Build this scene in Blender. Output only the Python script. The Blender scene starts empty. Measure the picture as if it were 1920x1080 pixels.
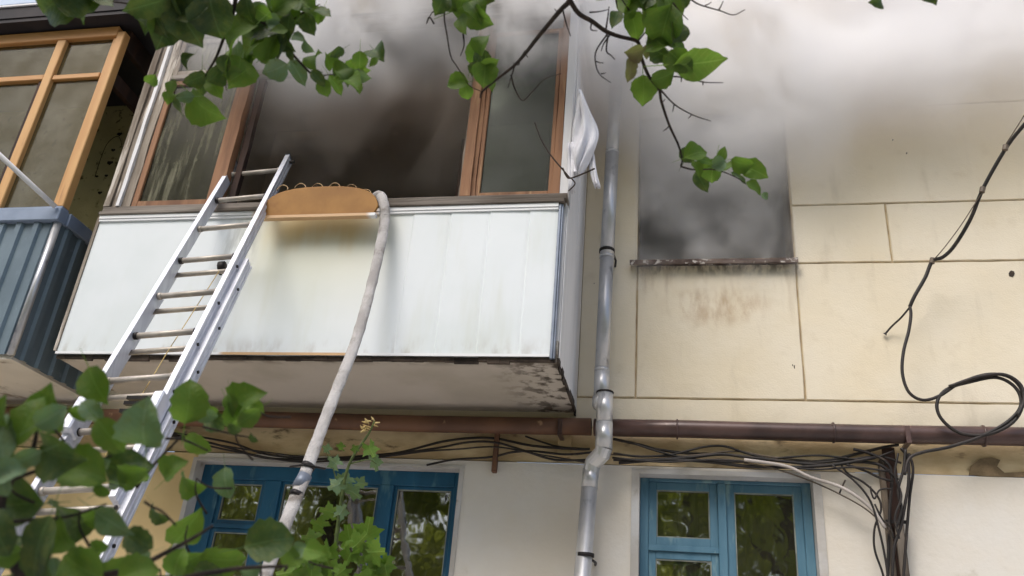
import bpy, bmesh, math, random
import numpy as np
from mathutils import Vector, Matrix
random.seed(7)
S = bpy.context.scene
COL = S.collection

# ------------------------------------------------------------------ camera, sky, sun, exposure
RIGHT = Vector((0.98145434, 0.17546837, 0.07718955))
UP = Vector((0.00889343, -0.44391123, 0.89602663))
FWD = Vector((-0.19148964, 0.87872275, 0.43723912))
CAMPOS = Vector((0.0, -6.0, 1.6))
FPX = 1600.0                                   # focal length in pixels of the 1920 px wide photograph
cd = bpy.data.cameras.new("camera")
cd.sensor_width = 36.0
cd.lens = FPX / 1920 * 36
cd.clip_start = 0.05
cd.clip_end = 400
cd.dof.use_dof = True
cd.dof.focus_distance = 6.6
cd.dof.aperture_fstop = 5.0
cam = bpy.data.objects.new("camera", cd)
COL.objects.link(cam)
cam.matrix_world = Matrix.Translation(CAMPOS) @ Matrix((RIGHT, UP, -FWD)).transposed().to_4x4()
S.camera = cam

SUN_EL, SUN_AZ = 52.0, 205.0                    # compass angle of the veiled sun, from +y clockwise
w = bpy.data.worlds.new("World")
S.world = w
w.use_nodes = True
nt = w.node_tree
nt.nodes.clear()
sky = nt.nodes.new("ShaderNodeTexSky")
sky.sky_type = 'NISHITA'
sky.sun_disc = False
sky.sun_elevation = math.radians(SUN_EL)
sky.sun_rotation = math.radians(SUN_AZ)
sky.air_density = 0.9
sky.dust_density = 4.0
sky.ozone_density = 1.0
bg = nt.nodes.new("ShaderNodeBackground")
bg.inputs[1].default_value = 0.15
wo = nt.nodes.new("ShaderNodeOutputWorld")
nt.links.new(sky.outputs[0], bg.inputs[0])
nt.links.new(bg.outputs[0], wo.inputs[0])
sd = bpy.data.lights.new("sun", 'SUN')
sd.energy = 1.5
sd.angle = math.radians(32)
sd.color = (1.0, 0.985, 0.96)
sun = bpy.data.objects.new("sun", sd)
COL.objects.link(sun)
az, el = math.radians(SUN_AZ), math.radians(SUN_EL)
sundir = Vector((math.sin(az) * math.cos(el), math.cos(az) * math.cos(el), math.sin(el)))
sun.rotation_euler = sundir.to_track_quat('Z', 'Y').to_euler()
S.view_settings.view_transform = 'Standard'
S.view_settings.look = 'None'
S.view_settings.gamma = 1
S.view_settings.use_curve_mapping = False
S.view_settings.exposure = 0.47
S.cycles.use_denoising = True
S.cycles.max_bounces = 32
S.cycles.diffuse_bounces = 4
S.cycles.glossy_bounces = 3
S.cycles.transmission_bounces = 4
S.cycles.transparent_max_bounces = 16
S.cycles.volume_bounces = 28
S.cycles.volume_max_steps = 256
S.cycles.caustics_reflective = False
S.cycles.caustics_refractive = False


def at(px, py, Y=None, Z=None, X=None, dist=None):
    """World point seen at pixel (px, py) of the photograph on the plane y=Y (or z=Z, x=X), or at a distance."""
    d = (RIGHT * ((px - 960) / FPX) + UP * (-(py - 540) / FPX) + FWD)
    if Y is not None: t = (Y - CAMPOS.y) / d.y
    elif Z is not None: t = (Z - CAMPOS.z) / d.z
    elif X is not None: t = (X - CAMPOS.x) / d.x
    else:
        d.normalize(); t = dist
    return CAMPOS + d * t


# ------------------------------------------------------------------ materials
def lin(c):
    if isinstance(c, (int, float)): c = (c, c, c)
    return tuple((v / 255 / 12.92 if v / 255 <= .04045 else ((v / 255 + .055) / 1.055) ** 2.4) for v in c) + (1.0,)


class NT:
    def __init__(s, name):
        s.m = bpy.data.materials.new(name)
        s.m.use_nodes = True
        s.t = s.m.node_tree
        s.t.nodes.clear()
        s.out = s.n("ShaderNodeOutputMaterial")
        s.co = s.n("ShaderNodeTexCoord").outputs["Object"]

    def n(s, typ, **k):
        nd = s.t.nodes.new(typ)
        for a, b in k.items(): setattr(nd, a, b)
        return nd

    def put(s, sock, v):
        if hasattr(v, "is_linked") or isinstance(v, bpy.types.NodeSocket): s.t.links.new(v, sock)
        else: sock.default_value = v

    def math(s, op, a, b=0.0, c=None, clamp=False):
        nd = s.n("ShaderNodeMath", operation=op, use_clamp=clamp)
        s.put(nd.inputs[0], a); s.put(nd.inputs[1], b)
        if c is not None: s.put(nd.inputs[2], c)
        return nd.outputs[0]

    def vmath(s, op, a, b):
        nd = s.n("ShaderNodeVectorMath", operation=op)
        s.put(nd.inputs[0], a); s.put(nd.inputs[1], b)
        return nd.outputs[0]

    def sep(s, v=None):
        nd = s.n("ShaderNodeSeparateXYZ")
        s.put(nd.inputs[0], s.co if v is None else v)
        return nd.outputs

    def noise(s, scale, detail=4.0, stretch=None, offset=None, rough=.55, color=False, vec=None):
        v = s.co if vec is None else vec
        if stretch or offset:
            mp = s.n("ShaderNodeMapping")
            s.put(mp.inputs[0], v)
            if stretch: mp.inputs["Scale"].default_value = stretch
            if offset: mp.inputs["Location"].default_value = offset
            v = mp.outputs[0]
        nd = s.n("ShaderNodeTexNoise")
        s.put(nd.inputs["Vector"], v)
        nd.inputs["Scale"].default_value = scale
        nd.inputs["Detail"].default_value = detail
        nd.inputs["Roughness"].default_value = rough
        return nd.outputs["Color"] if color else nd.outputs[0]

    def ramp(s, v, a, b, lo=0.0, hi=1.0, smooth=True):
        nd = s.n("ShaderNodeMapRange", interpolation_type='SMOOTHSTEP' if smooth else 'LINEAR')
        s.put(nd.inputs[0], v)
        nd.inputs[1].default_value = a; nd.inputs[2].default_value = b
        nd.inputs[3].default_value = lo; nd.inputs[4].default_value = hi
        return nd.outputs[0]

    def mix(s, f, a, b, mode='MIX'):
        nd = s.n("ShaderNodeMix", data_type='RGBA', blend_type=mode)
        s.put(nd.inputs[0], f); s.put(nd.inputs[6], a); s.put(nd.inputs[7], b)
        return nd.outputs[2]

    def bump(s, h, strength=.3, dist=.01):
        nd = s.n("ShaderNodeBump")
        nd.inputs["Strength"].default_value = strength
        nd.inputs["Distance"].default_value = dist
        s.put(nd.inputs["Height"], h)
        return nd.outputs[0]

    def bsdf(s, col, rough=.7, metal=0.0, normal=None, spec=.4):
        nd = s.n("ShaderNodeBsdfPrincipled")
        s.put(nd.inputs["Base Color"], col)
        s.put(nd.inputs["Roughness"], rough)
        s.put(nd.inputs["Metallic"], metal)
        nd.inputs["Specular IOR Level"].default_value = spec
        if normal is not None: s.put(nd.inputs["Normal"], normal)
        return nd.outputs[0]

    def done(s, sh):
        s.t.links.new(sh, s.out.inputs[0])
        return s.m


def plain(name, c1, c2=None, scale=4, rough=.7, metal=0.0, bump=0.0, bscale=60, stretch=None, lo=.35, hi=.65, c3=None, s3=14, l3=.58, h3=.7, spec=.4):
    N = NT(name)
    col = lin(c1)
    if c2 is not None:
        col = N.mix(N.ramp(N.noise(scale, 5, stretch), lo, hi), lin(c1), lin(c2))
    if c3 is not None:
        col = N.mix(N.ramp(N.noise(s3, 6, stretch, (3.1, 7.7, 1.3)), l3, h3), col, lin(c3))
    nm = N.bump(N.noise(bscale, 4, stretch), bump, .01) if bump else None
    return N.done(N.bsdf(col, rough, metal, nm, spec))


def wall_material(name, base, warm, extra=None):
    """Painted plaster: blotchy cream, fine grain, dirt runs under the sill of the burnt window, soot above the openings."""
    N = NT(name)
    x, y, z = N.sep()
    col = N.mix(N.ramp(N.noise(.9, 5), .3, .75), lin(base), lin(warm))
    col = N.mix(N.math('MULTIPLY', N.ramp(N.noise(5, 6, None, (4, 1, 2)), .55, .8), .22), col, lin((160, 138, 104)))
    col = N.mix(N.math('MULTIPLY', N.ramp(N.noise(2.2, 6, (3, 3, .5), (9, 1, 2)), .58, .8), .22), col, lin((136, 120, 96)))
    # brown water runs under the sill
    runs = N.ramp(N.noise(5, 6, (1.3, 1, .22), (2, 0, 0)), .5, .78)
    m = N.math('MULTIPLY', N.ramp(z, 3.95, 4.78), N.math('MULTIPLY', N.ramp(x, -.36, -.25), N.ramp(x, .92, .8)))
    m = N.math('MULTIPLY', m, N.ramp(z, 4.8, 4.78))
    col = N.mix(N.math('MULTIPLY', N.math('MULTIPLY', runs, m), .6), col, lin((132, 100, 60)))
    # rust coloured patch lower down
    dx = N.math('DIVIDE', N.math('SUBTRACT', x, .28), .42)
    dz = N.math('DIVIDE', N.math('SUBTRACT', z, 4.42), .17)
    r2 = N.math('ADD', N.math('MULTIPLY', dx, dx), N.math('MULTIPLY', dz, dz))
    patch = N.math('MULTIPLY', N.ramp(r2, 1.3, 0.1), N.ramp(N.noise(8, 5, (1.2, 1, .5), (1, 5, 3)), .4, .65))
    col = N.mix(N.math('MULTIPLY', patch, .45), col, lin((160, 122, 78)))
    # dirt line right under the sill
    dl = N.math('MULTIPLY', N.ramp(z, 4.64, 4.77), N.ramp(N.noise(16, 5, (1, 1, .5), (6, 2, 8)), .42, .62))
    dl = N.math('MULTIPLY', dl, N.math('MULTIPLY', N.ramp(x, -.42, -.3), N.ramp(x, .95, .85)))
    col = N.mix(N.math('MULTIPLY', N.math('MULTIPLY', dl, N.ramp(z, 4.8, 4.78)), .75), col, lin((70, 58, 44)))
    # small black chips
    ch = N.ramp(N.noise(11, 2, (1.3, 1, .8), (8, 3, 1)), .77, .785)
    col = N.mix(ch, col, lin((60, 50, 42)))
    if extra: col = extra(N, col, x, y, z)
    nm = N.bump(N.math('ADD', N.noise(90, 3), N.math('MULTIPLY', N.noise(7, 4), 3)), .35, .006)
    return N.done(N.bsdf(col, .9, 0, nm, .2))


MAT = {}
MAT['wall'] = wall_material("cream_plaster", (224, 215, 196), (220, 207, 180))
MAT['groove'] = plain("plaster_joint", (184, 166, 134), (150, 132, 104), 5, .95)


def sooty(N, col, x, y, z):
    return N.mix(N.ramp(N.noise(1.6, 5), .25, .7, .55, .95), col, lin((52, 42, 33)))


MAT['sooty_wall'] = wall_material("sooted_plaster", (150, 130, 100), (110, 92, 70), sooty)
MAT['old_wall'] = plain("dull_green_plaster", (206, 198, 160), (182, 174, 136), 2, .95, c3=(104, 96, 70), bump=.2)
MAT['low_wall'] = plain("whitewashed_plaster", (216, 213, 207), (210, 202, 188), .8, .92, bump=.3, bscale=24, c3=(168, 158, 138), s3=4, l3=.6, h3=.85, spec=.2)
MAT['low_cream'] = plain("pale_yellow_plaster", (222, 200, 152), (208, 184, 136), 1, .92, bump=.3, bscale=24, spec=.2)
MAT['reveal'] = plain("grey_white_reveal_plaster", (196, 196, 196), (176, 172, 166), 3, .92, bump=.5, bscale=18, c3=(140, 132, 120), s3=9, l3=.6, h3=.8, spec=.2)
MAT['belt'] = plain("stained_cream_band", (218, 198, 160), (184, 160, 122), 2.2, .95, stretch=(1, 1, 2.5), c3=(96, 78, 58), s3=5, l3=.58, h3=.75, bump=.4, bscale=20, spec=.2)
MAT['soffit'] = plain("grey_soffit_plaster", (206, 200, 190), (190, 184, 174), 1.5, .95, c3=(120, 108, 94), s3=3, bump=.25, spec=.2)
MAT['dark_edge'] = plain("crumbled_dark_concrete", (74, 64, 56), (44, 38, 34), 9, .95, bump=.8, bscale=30)
MAT['bare_plaster'] = plain("bare_brown_plaster", (140, 120, 92), (112, 96, 72), 9, .95, bump=.6)
MAT['white_paint'] = plain("white_painted_wood", (226, 226, 228), (206, 206, 208), 3, .55, stretch=(1, 1, .2), c3=(160, 156, 150), s3=8, l3=.66, h3=.85)
MAT['grey_profile'] = plain("grey_metal_profile", (142, 152, 168), (116, 124, 138), 5, .5, .3)
MAT['grey_wood'] = plain("weathered_grey_wood", (150, 140, 128), (96, 84, 72), 9, .85, stretch=(1, 1, .1), c3=(196, 188, 178), s3=16, l3=.55, h3=.66, bump=.8, bscale=30)
MAT['grey_wood_x'] = plain("weathered_grey_sill_wood", (140, 132, 124), (92, 84, 76), 9, .85, stretch=(.1, 1, 1), c3=(176, 168, 160), s3=14, l3=.56, h3=.7, bump=.8, bscale=30)
MAT['brown_wood'] = plain("worn_brown_wood", (150, 110, 80), (112, 78, 56), 8, .75, stretch=(1, 1, .12), c3=(176, 140, 104), s3=12, l3=.58, h3=.72, bump=.5, bscale=30)
MAT['dark_wood'] = plain("dark_brown_wood", (70, 46, 36), (46, 32, 27), 8, .8, stretch=(1, 1, .15))
MAT['pine'] = plain("varnished_pine", (206, 162, 106), (190, 142, 86), 7, .5, stretch=(1, 1, .1), c3=(150, 96, 50), s3=12, l3=.62, h3=.8, bump=.2)
MAT['pine_x'] = plain("varnished_pine_rail", (196, 148, 94), (178, 128, 76), 7, .5, stretch=(.1, 1, 1), c3=(140, 88, 46), s3=12, l3=.62, h3=.8, bump=.2)
MAT['black_board'] = plain("dark_roof_boards", (44, 38, 40), (28, 26, 30), 4, .7)
MAT['blue_trim'] = plain("blue_grey_painted_metal", (140, 154, 176), (124, 138, 160), 4, .5, .0)
MAT['siding'] = plain("blue_grey_corrugated_steel", (112, 128, 138), (98, 114, 124), 2, .35, .15, c3=(130, 144, 156), s3=20, l3=.6, h3=.8)
MAT['pale_siding'] = plain("pale_blue_siding", (196, 212, 232), (178, 196, 220), 2, .5)
MAT['alu'] = plain("aluminium", (218, 220, 228), (198, 200, 210), 6, .4, .3, stretch=(3, 3, .3))
MAT['rung'] = plain("dull_rung_metal", (196, 188, 178), (166, 158, 148), 8, .5, .3)
MAT['black'] = plain("black_rubber", (30, 28, 28), (44, 40, 38), 9, .6)
MAT['cable'] = plain("black_cable_sheath", (44, 38, 36), (30, 27, 26), 5, .55, c3=(70, 60, 52), s3=9)
MAT['grey_cable'] = plain("brown_grey_cable_sheath", (110, 98, 84), (88, 78, 68), 5, .6)
MAT['pale_cable'] = plain("pale_grey_conduit", (190, 182, 176), (160, 152, 146), 5, .5)
MAT['galv'] = plain("galvanised_steel", (206, 206, 206), (176, 178, 182), 5, .33, .5, c3=(120, 122, 130), s3=10, l3=.58, h3=.75, stretch=(1, 1, .6))
MAT['clamp'] = plain("dark_steel_clamp", (52, 48, 48), (34, 32, 32), 9, .5, .5)
MAT['pipe'] = plain("plum_brown_painted_pipe", (92, 72, 68), (66, 52, 50), 3, .32, .1, c3=(126, 112, 104), s3=7, l3=.62, h3=.75)
MAT['pipe_rust'] = plain("rust_brown_pipe", (112, 80, 60), (88, 62, 48), 2.5, .6, c3=(150, 120, 92), s3=9, l3=.66, h3=.75)
MAT['rust'] = plain("rusty_flashing", (110, 96, 88), (70, 54, 46), 10, .7, .2, c3=(190, 184, 178), s3=22, l3=.56, h3=.64, bump=.5)
MAT['hose'] = plain("dirty_white_hose_canvas", (192, 189, 188), (162, 158, 156), 6, .9, bump=.9, bscale=90, c3=(128, 122, 116), s3=8, l3=.52, h3=.7)
MAT['board'] = plain("orange_brown_hardboard", (168, 122, 62), (146, 102, 50), 3, .55, c3=(112, 66, 30), s3=5, l3=.6, h3=.85)
MAT['wire'] = plain("dull_brass_wire", (150, 128, 96), (110, 90, 62), 9, .5, .5)
MAT['cloth'] = plain("white_cloth", (226, 226, 232), (206, 206, 212), 5, .9, c3=(170, 166, 160), s3=9, l3=.66, h3=.8)
MAT['twig'] = plain("dark_bark", (62, 50, 42), (40, 32, 28), 40, .9, bump=.6, bscale=200)
MAT['green_stem'] = plain("green_stem", (96, 110, 60), (74, 86, 48), 40, .8)
MAT['bark'] = plain("tree_bark", (92, 78, 64), (58, 50, 42), 8, .95, stretch=(1, 1, .3), bump=.8, bscale=12)
MAT['ground'] = plain("trodden_earth_and_grass", (112, 104, 78), (92, 104, 58), .8, 1, c3=(140, 130, 106), s3=5, bump=.5, bscale=10)
MAT['bounce_paving'] = plain("pale_bounce_paving", (196, 192, 188), (180, 176, 170), 2, .95, bump=.3)
MAT['blue'] = plain("light_blue_paint", (70, 110, 132), (90, 128, 148), 4, .5, stretch=(1, 1, .3), c3=(120, 150, 158), s3=11, l3=.56, h3=.7, bump=.4, bscale=30)  # lighter of the two blues, for the right window's frames
MAT['blue_dark'] = plain("deep_blue_paint", (24, 76, 106), (32, 92, 126), 4, .5, stretch=(1, 1, .3), c3=(70, 112, 130), s3=12, l3=.58, h3=.74, bump=.4, bscale=30)
MAT['putty'] = plain("dry_putty", (148, 152, 142), (116, 120, 112), 9, .9)
MAT['curtain'] = plain("brown_grey_curtain", (128, 112, 92), (100, 88, 72), 6, .95, stretch=(4, 1, .3))
MAT['pale_curtain'] = plain("pale_dusty_curtain", (176, 170, 152), (132, 126, 110), 6, .95, stretch=(4, 1, .3))
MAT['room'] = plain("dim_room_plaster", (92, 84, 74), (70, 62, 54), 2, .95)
MAT['soot'] = plain("soot", (36, 30, 26), (58, 48, 39), 1.5, 1, bump=.3)
MAT['inner_pale'] = plain("pale_green_inner_cladding", (176, 178, 164), (150, 152, 138), 2, .8)
MAT['dry'] = plain("dry_flower_straw", (206, 184, 128), (176, 150, 96), 30, .9)


def panel_material():
    N = NT("white_cladding_plastic")
    x, y, z = N.sep()
    col = N.mix(N.ramp(N.noise(1.1, 4), .35, .7), lin((222, 228, 232)), lin((212, 220, 222)))
    col = N.mix(N.math('MULTIPLY', N.ramp(N.noise(3, 4, (1.5, 1, .25), (5, 2, 1)), .5, .75), .35), col, lin((196, 200, 186)))
    # yellow brown patch below the half oval board
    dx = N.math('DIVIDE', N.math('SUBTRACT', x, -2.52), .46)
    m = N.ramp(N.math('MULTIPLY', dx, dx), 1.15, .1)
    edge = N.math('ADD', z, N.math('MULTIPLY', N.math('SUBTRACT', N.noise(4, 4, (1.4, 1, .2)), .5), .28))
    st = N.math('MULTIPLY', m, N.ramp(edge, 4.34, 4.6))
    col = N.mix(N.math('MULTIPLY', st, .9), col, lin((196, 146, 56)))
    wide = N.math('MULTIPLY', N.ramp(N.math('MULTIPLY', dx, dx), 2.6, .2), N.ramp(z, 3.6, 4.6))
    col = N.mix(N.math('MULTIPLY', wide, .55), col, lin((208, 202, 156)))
    # dirty damp patch behind the ladder
    dx2 = N.math('DIVIDE', N.math('SUBTRACT', x, -3.12), .16)
    d2 = N.math('MULTIPLY', N.ramp(N.math('MULTIPLY', dx2, dx2), 1.2, .1), N.ramp(N.noise(7, 5, (1.5, 1, .3)), .46, .66))
    d2 = N.math('MULTIPLY', d2, N.ramp(N.math('ABSOLUTE', N.math('SUBTRACT', z, 4.35)), .42, .1))
    col = N.mix(N.math('MULTIPLY', d2, .5), col, lin((120, 124, 120)))
    dust = N.math('MULTIPLY', N.ramp(z, 3.75, 3.58), N.ramp(N.noise(12, 4, (1, 1, .4)), .45, .7))
    col = N.mix(N.math('MULTIPLY', dust, .4), col, lin((150, 140, 124)))
    return N.done(N.bsdf(col, .42, 0, N.bump(N.noise(2.2, 2, (1, 1, .35)), .25, .02), .4))


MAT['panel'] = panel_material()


def two_tone_trim():  # white, turning brown over the stretch below the half oval board
    N = NT("white_trim_with_brown_middle")
    x, y, z = N.sep()
    dx = N.math('DIVIDE', N.math('SUBTRACT', x, -2.58), .5)
    col = N.mix(N.math('MULTIPLY', N.ramp(N.math('MULTIPLY', dx, dx), 1.0, .8), .85), lin((226, 228, 230)), lin((196, 150, 88)))
    return N.done(N.bsdf(col, .45))


MAT['trim'] = two_tone_trim()


def soffit_stain():
    N = NT("stained_soffit_plaster")
    x, y, z = N.sep()
    col = N.mix(N.ramp(N.noise(1.5, 5), .35, .65), lin((192, 184, 174)), lin((176, 168, 156)))
    m = N.math('MULTIPLY', N.ramp(x, -1.3, -.85), N.ramp(N.noise(9, 6), .46, .6))
    col = N.mix(N.math('MULTIPLY', m, .9), col, lin((62, 54, 44)))
    f = N.math('MULTIPLY', N.ramp(y, -.9, -1.03), N.ramp(N.noise(8, 6, None, (2, 2, 2)), .4, .62))
    col = N.mix(N.math('MULTIPLY', f, .7), col, lin((84, 74, 62)))
    return N.done(N.bsdf(col, .95, 0, N.bump(N.noise(14, 6), .5, .01), .2))


MAT['soffit_stain'] = soffit_stain()


def glass(name, dust=(150, 146, 130), dust_amt=.12, tint=(225, 230, 226), streak=False, wave=.02, refl=.9, gr=.03):
    N = NT(name)
    nm = N.bump(N.noise(3.5, 2), wave * 5, .02)
    tr = N.n("ShaderNodeBsdfTransparent")
    tr.inputs[0].default_value = lin(tint)
    gl = N.n("ShaderNodeBsdfGlossy")
    gl.inputs["Roughness"].default_value = gr
    N.put(gl.inputs["Normal"], nm)
    fr = N.n("ShaderNodeFresnel")
    fr.inputs[0].default_value = 1.55
    f = N.math('ADD', N.math('MULTIPLY', fr.outputs[0], refl), .03 * refl, clamp=True)
    ms = N.n("ShaderNodeMixShader")
    N.put(ms.inputs[0], f); N.put(ms.inputs[1], tr.outputs[0]); N.put(ms.inputs[2], gl.outputs[0])
    df = N.n("ShaderNodeBsdfDiffuse")
    df.inputs[0].default_value = lin(dust)
    if streak:
        a = N.ramp(N.noise(6, 5, (2.2, 1, .22)), .46, .72, 0, dust_amt * 3)
        a = N.math('ADD', a, N.ramp(N.noise(25, 4), .5, .8, dust_amt * .3, dust_amt), clamp=True)
    else:
        a = N.ramp(N.noise(3, 5), .3, .8, dust_amt * .4, dust_amt * 1.6)
    m2 = N.n("ShaderNodeMixShader")
    N.put(m2.inputs[0], a); N.put(m2.inputs[1], ms.outputs[0]); N.put(m2.inputs[2], df.outputs[0])
    return N.done(m2.outputs[0])


MAT['glass'] = glass("window_glass", wave=.03, refl=3.3, dust_amt=.05)
MAT['dusty'] = glass("dusty_streaked_glass", (128, 126, 108), .3, streak=True, refl=.25, gr=.15, tint=(150, 150, 140))
MAT['loggia_glass'] = glass("dull_loggia_glass", (112, 104, 80), .3, wave=.0, refl=.3, gr=.1, tint=(225, 222, 205))
MAT['pale_glass'] = glass("grimy_pale_glass", (112, 114, 110), .3, wave=.0, refl=.15, gr=.2, tint=(190, 196, 186))


def leaf_material(name, c1, c2, trans, under, glow=(110, 150, 40)):
    N = NT(name)
    x, y, z = N.sep()
    ay = N.math('ABSOLUTE', y)
    oi = N.n("ShaderNodeObjectInfo").outputs["Random"]
    col = N.mix(oi, lin(c1), lin(c2))
    col = N.mix(N.math('MULTIPLY', N.ramp(N.noise(5, 4), .4, .75), .4), col, lin((120, 120, 52)))
    vein = N.math('MAXIMUM', N.ramp(ay, .02, .008), N.math('MULTIPLY', N.ramp(N.math('FRACT', N.math('MULTIPLY', N.math('SUBTRACT', x, N.math('MULTIPLY', ay, .8)), 7.5)), .12, .0), .5))
    col = N.mix(N.math('MULTIPLY', vein, .5), col, lin(under))
    hole = N.ramp(N.noise(4.5, 2, None, (3, 1, 2)), .70, .72)
    col = N.mix(N.math('MULTIPLY', hole, .6), col, lin((92, 74, 40)))
    nm = N.bump(N.math('ADD', vein, N.noise(14, 3)), .25, .02)
    b = N.bsdf(col, .5, 0, nm, .35)
    tl = N.n("ShaderNodeBsdfTranslucent")
    N.put(tl.inputs[0], N.mix(.75, col, lin(glow)))
    ms = N.n("ShaderNodeMixShader")
    ms.inputs[0].default_value = trans
    N.put(ms.inputs[1], b); N.put(ms.inputs[2], tl.outputs[0])
    return N.done(ms.outputs[0])


MAT['leaf'] = leaf_material("green_leaf", (70, 94, 42), (94, 118, 50), .45, (118, 150, 80))
MAT['leaf_dark'] = leaf_material("dark_green_leaf", (46, 62, 36), (60, 80, 42), .2, (96, 122, 74))
MAT['leaf_bright'] = leaf_material("bright_young_leaf", (88, 120, 44), (106, 140, 54), .38, (160, 190, 100))
MAT['leaf_grey'] = leaf_material("grey_green_leaf", (96, 122, 92), (110, 134, 104), .25, (150, 168, 140))
MAT['leaf_dry'] = leaf_material("dry_brown_leaf", (110, 86, 70), (124, 98, 84), .25, (150, 126, 108))
MAT['crown'] = leaf_material("tree_crown_leaf", (130, 146, 52), (160, 166, 64), .6, (160, 170, 90), (176, 184, 70))


# ------------------------------------------------------------------ mesh helpers
class MB:
    """Collects shapes and links them as ONE mesh object."""
    def __init__(s): s.v = []; s.f = []

    def add(s, v, f):
        o = len(s.v)
        s.v += [tuple(p) for p in v]
        s.f += [tuple(i + o for i in q) for q in f]
        return s

    def box(s, a, b):
        x0, y0, z0 = a; x1, y1, z1 = b
        v = [(x0, y0, z0), (x1, y0, z0), (x1, y1, z0), (x0, y1, z0), (x0, y0, z1), (x1, y0, z1), (x1, y1, z1), (x0, y1, z1)]
        return s.add(v, [(0, 3, 2, 1), (4, 5, 6, 7), (0, 1, 5, 4), (1, 2, 6, 5), (2, 3, 7, 6), (3, 0, 4, 7)])

    def quad(s, a, b, c, d): return s.add([a, b, c, d], [(0, 1, 2, 3)])

    def prism(s, prof, axis_o, ax, ay, az, L0, L1):
        """profile [(u, v)] in ax, ay extruded along az from L0 to L1"""
        n = len(prof)
        v = [axis_o + ax * u + ay * w_ + az * L0 for u, w_ in prof] + [axis_o + ax * u + ay * w_ + az * L1 for u, w_ in prof]
        f = [(i, (i + 1) % n, n + (i + 1) % n, n + i) for i in range(n)]
        return s.add(v, f + [tuple(range(n - 1, -1, -1)), tuple(range(n, 2 * n))])

    def tube(s, pts, r, seg=8, cap=True):
        pts = [Vector(p) for p in pts]
        n = len(pts)
        rr = r if isinstance(r, (list, tuple)) else [r] * n
        t0 = (pts[1] - pts[0]).normalized()
        nrm = t0.orthogonal().normalized()
        v, f = [], []
        for i, p in enumerate(pts):
            t = (pts[min(i + 1, n - 1)] - pts[max(i - 1, 0)])
            if t.length < 1e-9: t = t0.copy()
            t.normalize()
            nrm = (nrm - t * nrm.dot(t)).normalized()
            bi = t.cross(nrm)
            for k in range(seg):
                a = 2 * math.pi * k / seg
                v.append(p + (nrm * math.cos(a) + bi * math.sin(a)) * rr[i])
        for i in range(n - 1):
            for k in range(seg):
                a, b = i * seg + k, i * seg + (k + 1) % seg
                f.append((a, b, b + seg, a + seg))
        if cap:
            f.append(tuple(range(seg - 1, -1, -1)))
            f.append(tuple(range((n - 1) * seg, n * seg)))
        return s.add(v, f)

    def build(s, name, mat, parent=None, smooth=False, bevel=0.0, label=None):
        me = bpy.data.meshes.new(name)
        me.from_pydata(s.v, [], s.f)
        me.update()
        if smooth: me.polygons.foreach_set("use_smooth", [True] * len(me.polygons))
        if bevel:
            bm = bmesh.new(); bm.from_mesh(me)
            bmesh.ops.bevel(bm, geom=list(bm.edges), offset=bevel, segments=1, affect='EDGES', profile=.5)
            bm.to_mesh(me); bm.free()
        me.materials.append(MAT[mat])
        return link(name, me, parent, label)


INV = {}


def link(name, me, parent=None, label=None):
    o = bpy.data.objects.new(name, me)
    COL.objects.link(o)
    if parent is not None: hang(o, parent)
    if label: o['label'] = label
    return o


def hang(o, parent):
    """parent without moving: every mesh keeps its world coordinates"""
    o.parent = parent
    o.matrix_parent_inverse = Matrix.Translation(-Vector(INV.get(parent.name, (0, 0, 0))))


def thing(name, loc, label, cat, group=None):
    o = bpy.data.objects.new(name, None)
    o.empty_display_size = .2
    COL.objects.link(o)
    o.location = loc
    INV[o.name] = tuple(loc)
    return tag(o, label, cat, group)


def part(name, parent, label=None):
    """a part that is only a group of sub-parts"""
    return link(name, None, parent, label)


def tag(o, label, cat, group=None):
    o['label'] = label; o['category'] = cat
    if group: o['group'] = group
    return o


def smooth_line(pts, n=6):
    """Catmull-Rom through points"""
    P = [Vector(p) for p in pts]
    P = [P[0] * 2 - P[1]] + P + [P[-1] * 2 - P[-2]]
    out = []
    for i in range(1, len(P) - 2):
        for k in range(n):
            t = k / n
            a, b, c, d = P[i - 1], P[i], P[i + 1], P[i + 2]
            out.append(.5 * ((2 * b) + (c - a) * t + (2 * a - 5 * b + 4 * c - d) * t * t + (3 * b - a - 3 * c + d) * t ** 3))
    out.append(P[-2])
    return out


def pxline(pts, Y, n=6):
    return smooth_line([at(p[0], p[1], Y=(p[2] if len(p) > 2 else Y)) for p in pts], n)


def holed_wall(mb, x0, x1, z0, z1, y, holes, depth):
    """front sheet at y with rectangular holes, and the reveals of the holes"""
    xs = sorted({x0, x1} | {v for h in holes for v in h[:2]})
    zs = sorted({z0, z1} | {v for h in holes for v in h[2:]})
    xs = [v for v in xs if x0 <= v <= x1]; zs = [v for v in zs if z0 <= v <= z1]
    for a, b in zip(xs, xs[1:]):
        for c, d in zip(zs, zs[1:]):
            mx, mz = (a + b) / 2, (c + d) / 2
            if any(h[0] < mx < h[1] and h[2] < mz < h[3] for h in holes): continue
            mb.quad((a, y, c), (b, y, c), (b, y, d), (a, y, d))
    for h in holes:
        a, b, c, d = h
        Y = y + depth
        mb.quad((a, y, c), (a, y, d), (a, Y, d), (a, Y, c))
        mb.quad((b, y, c), (b, Y, c), (b, Y, d), (b, y, d))
        mb.quad((a, y, d), (b, y, d), (b, Y, d), (a, Y, d))
        mb.quad((a, y, c), (a, Y, c), (b, Y, c), (b, y, c))
    return mb


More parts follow.
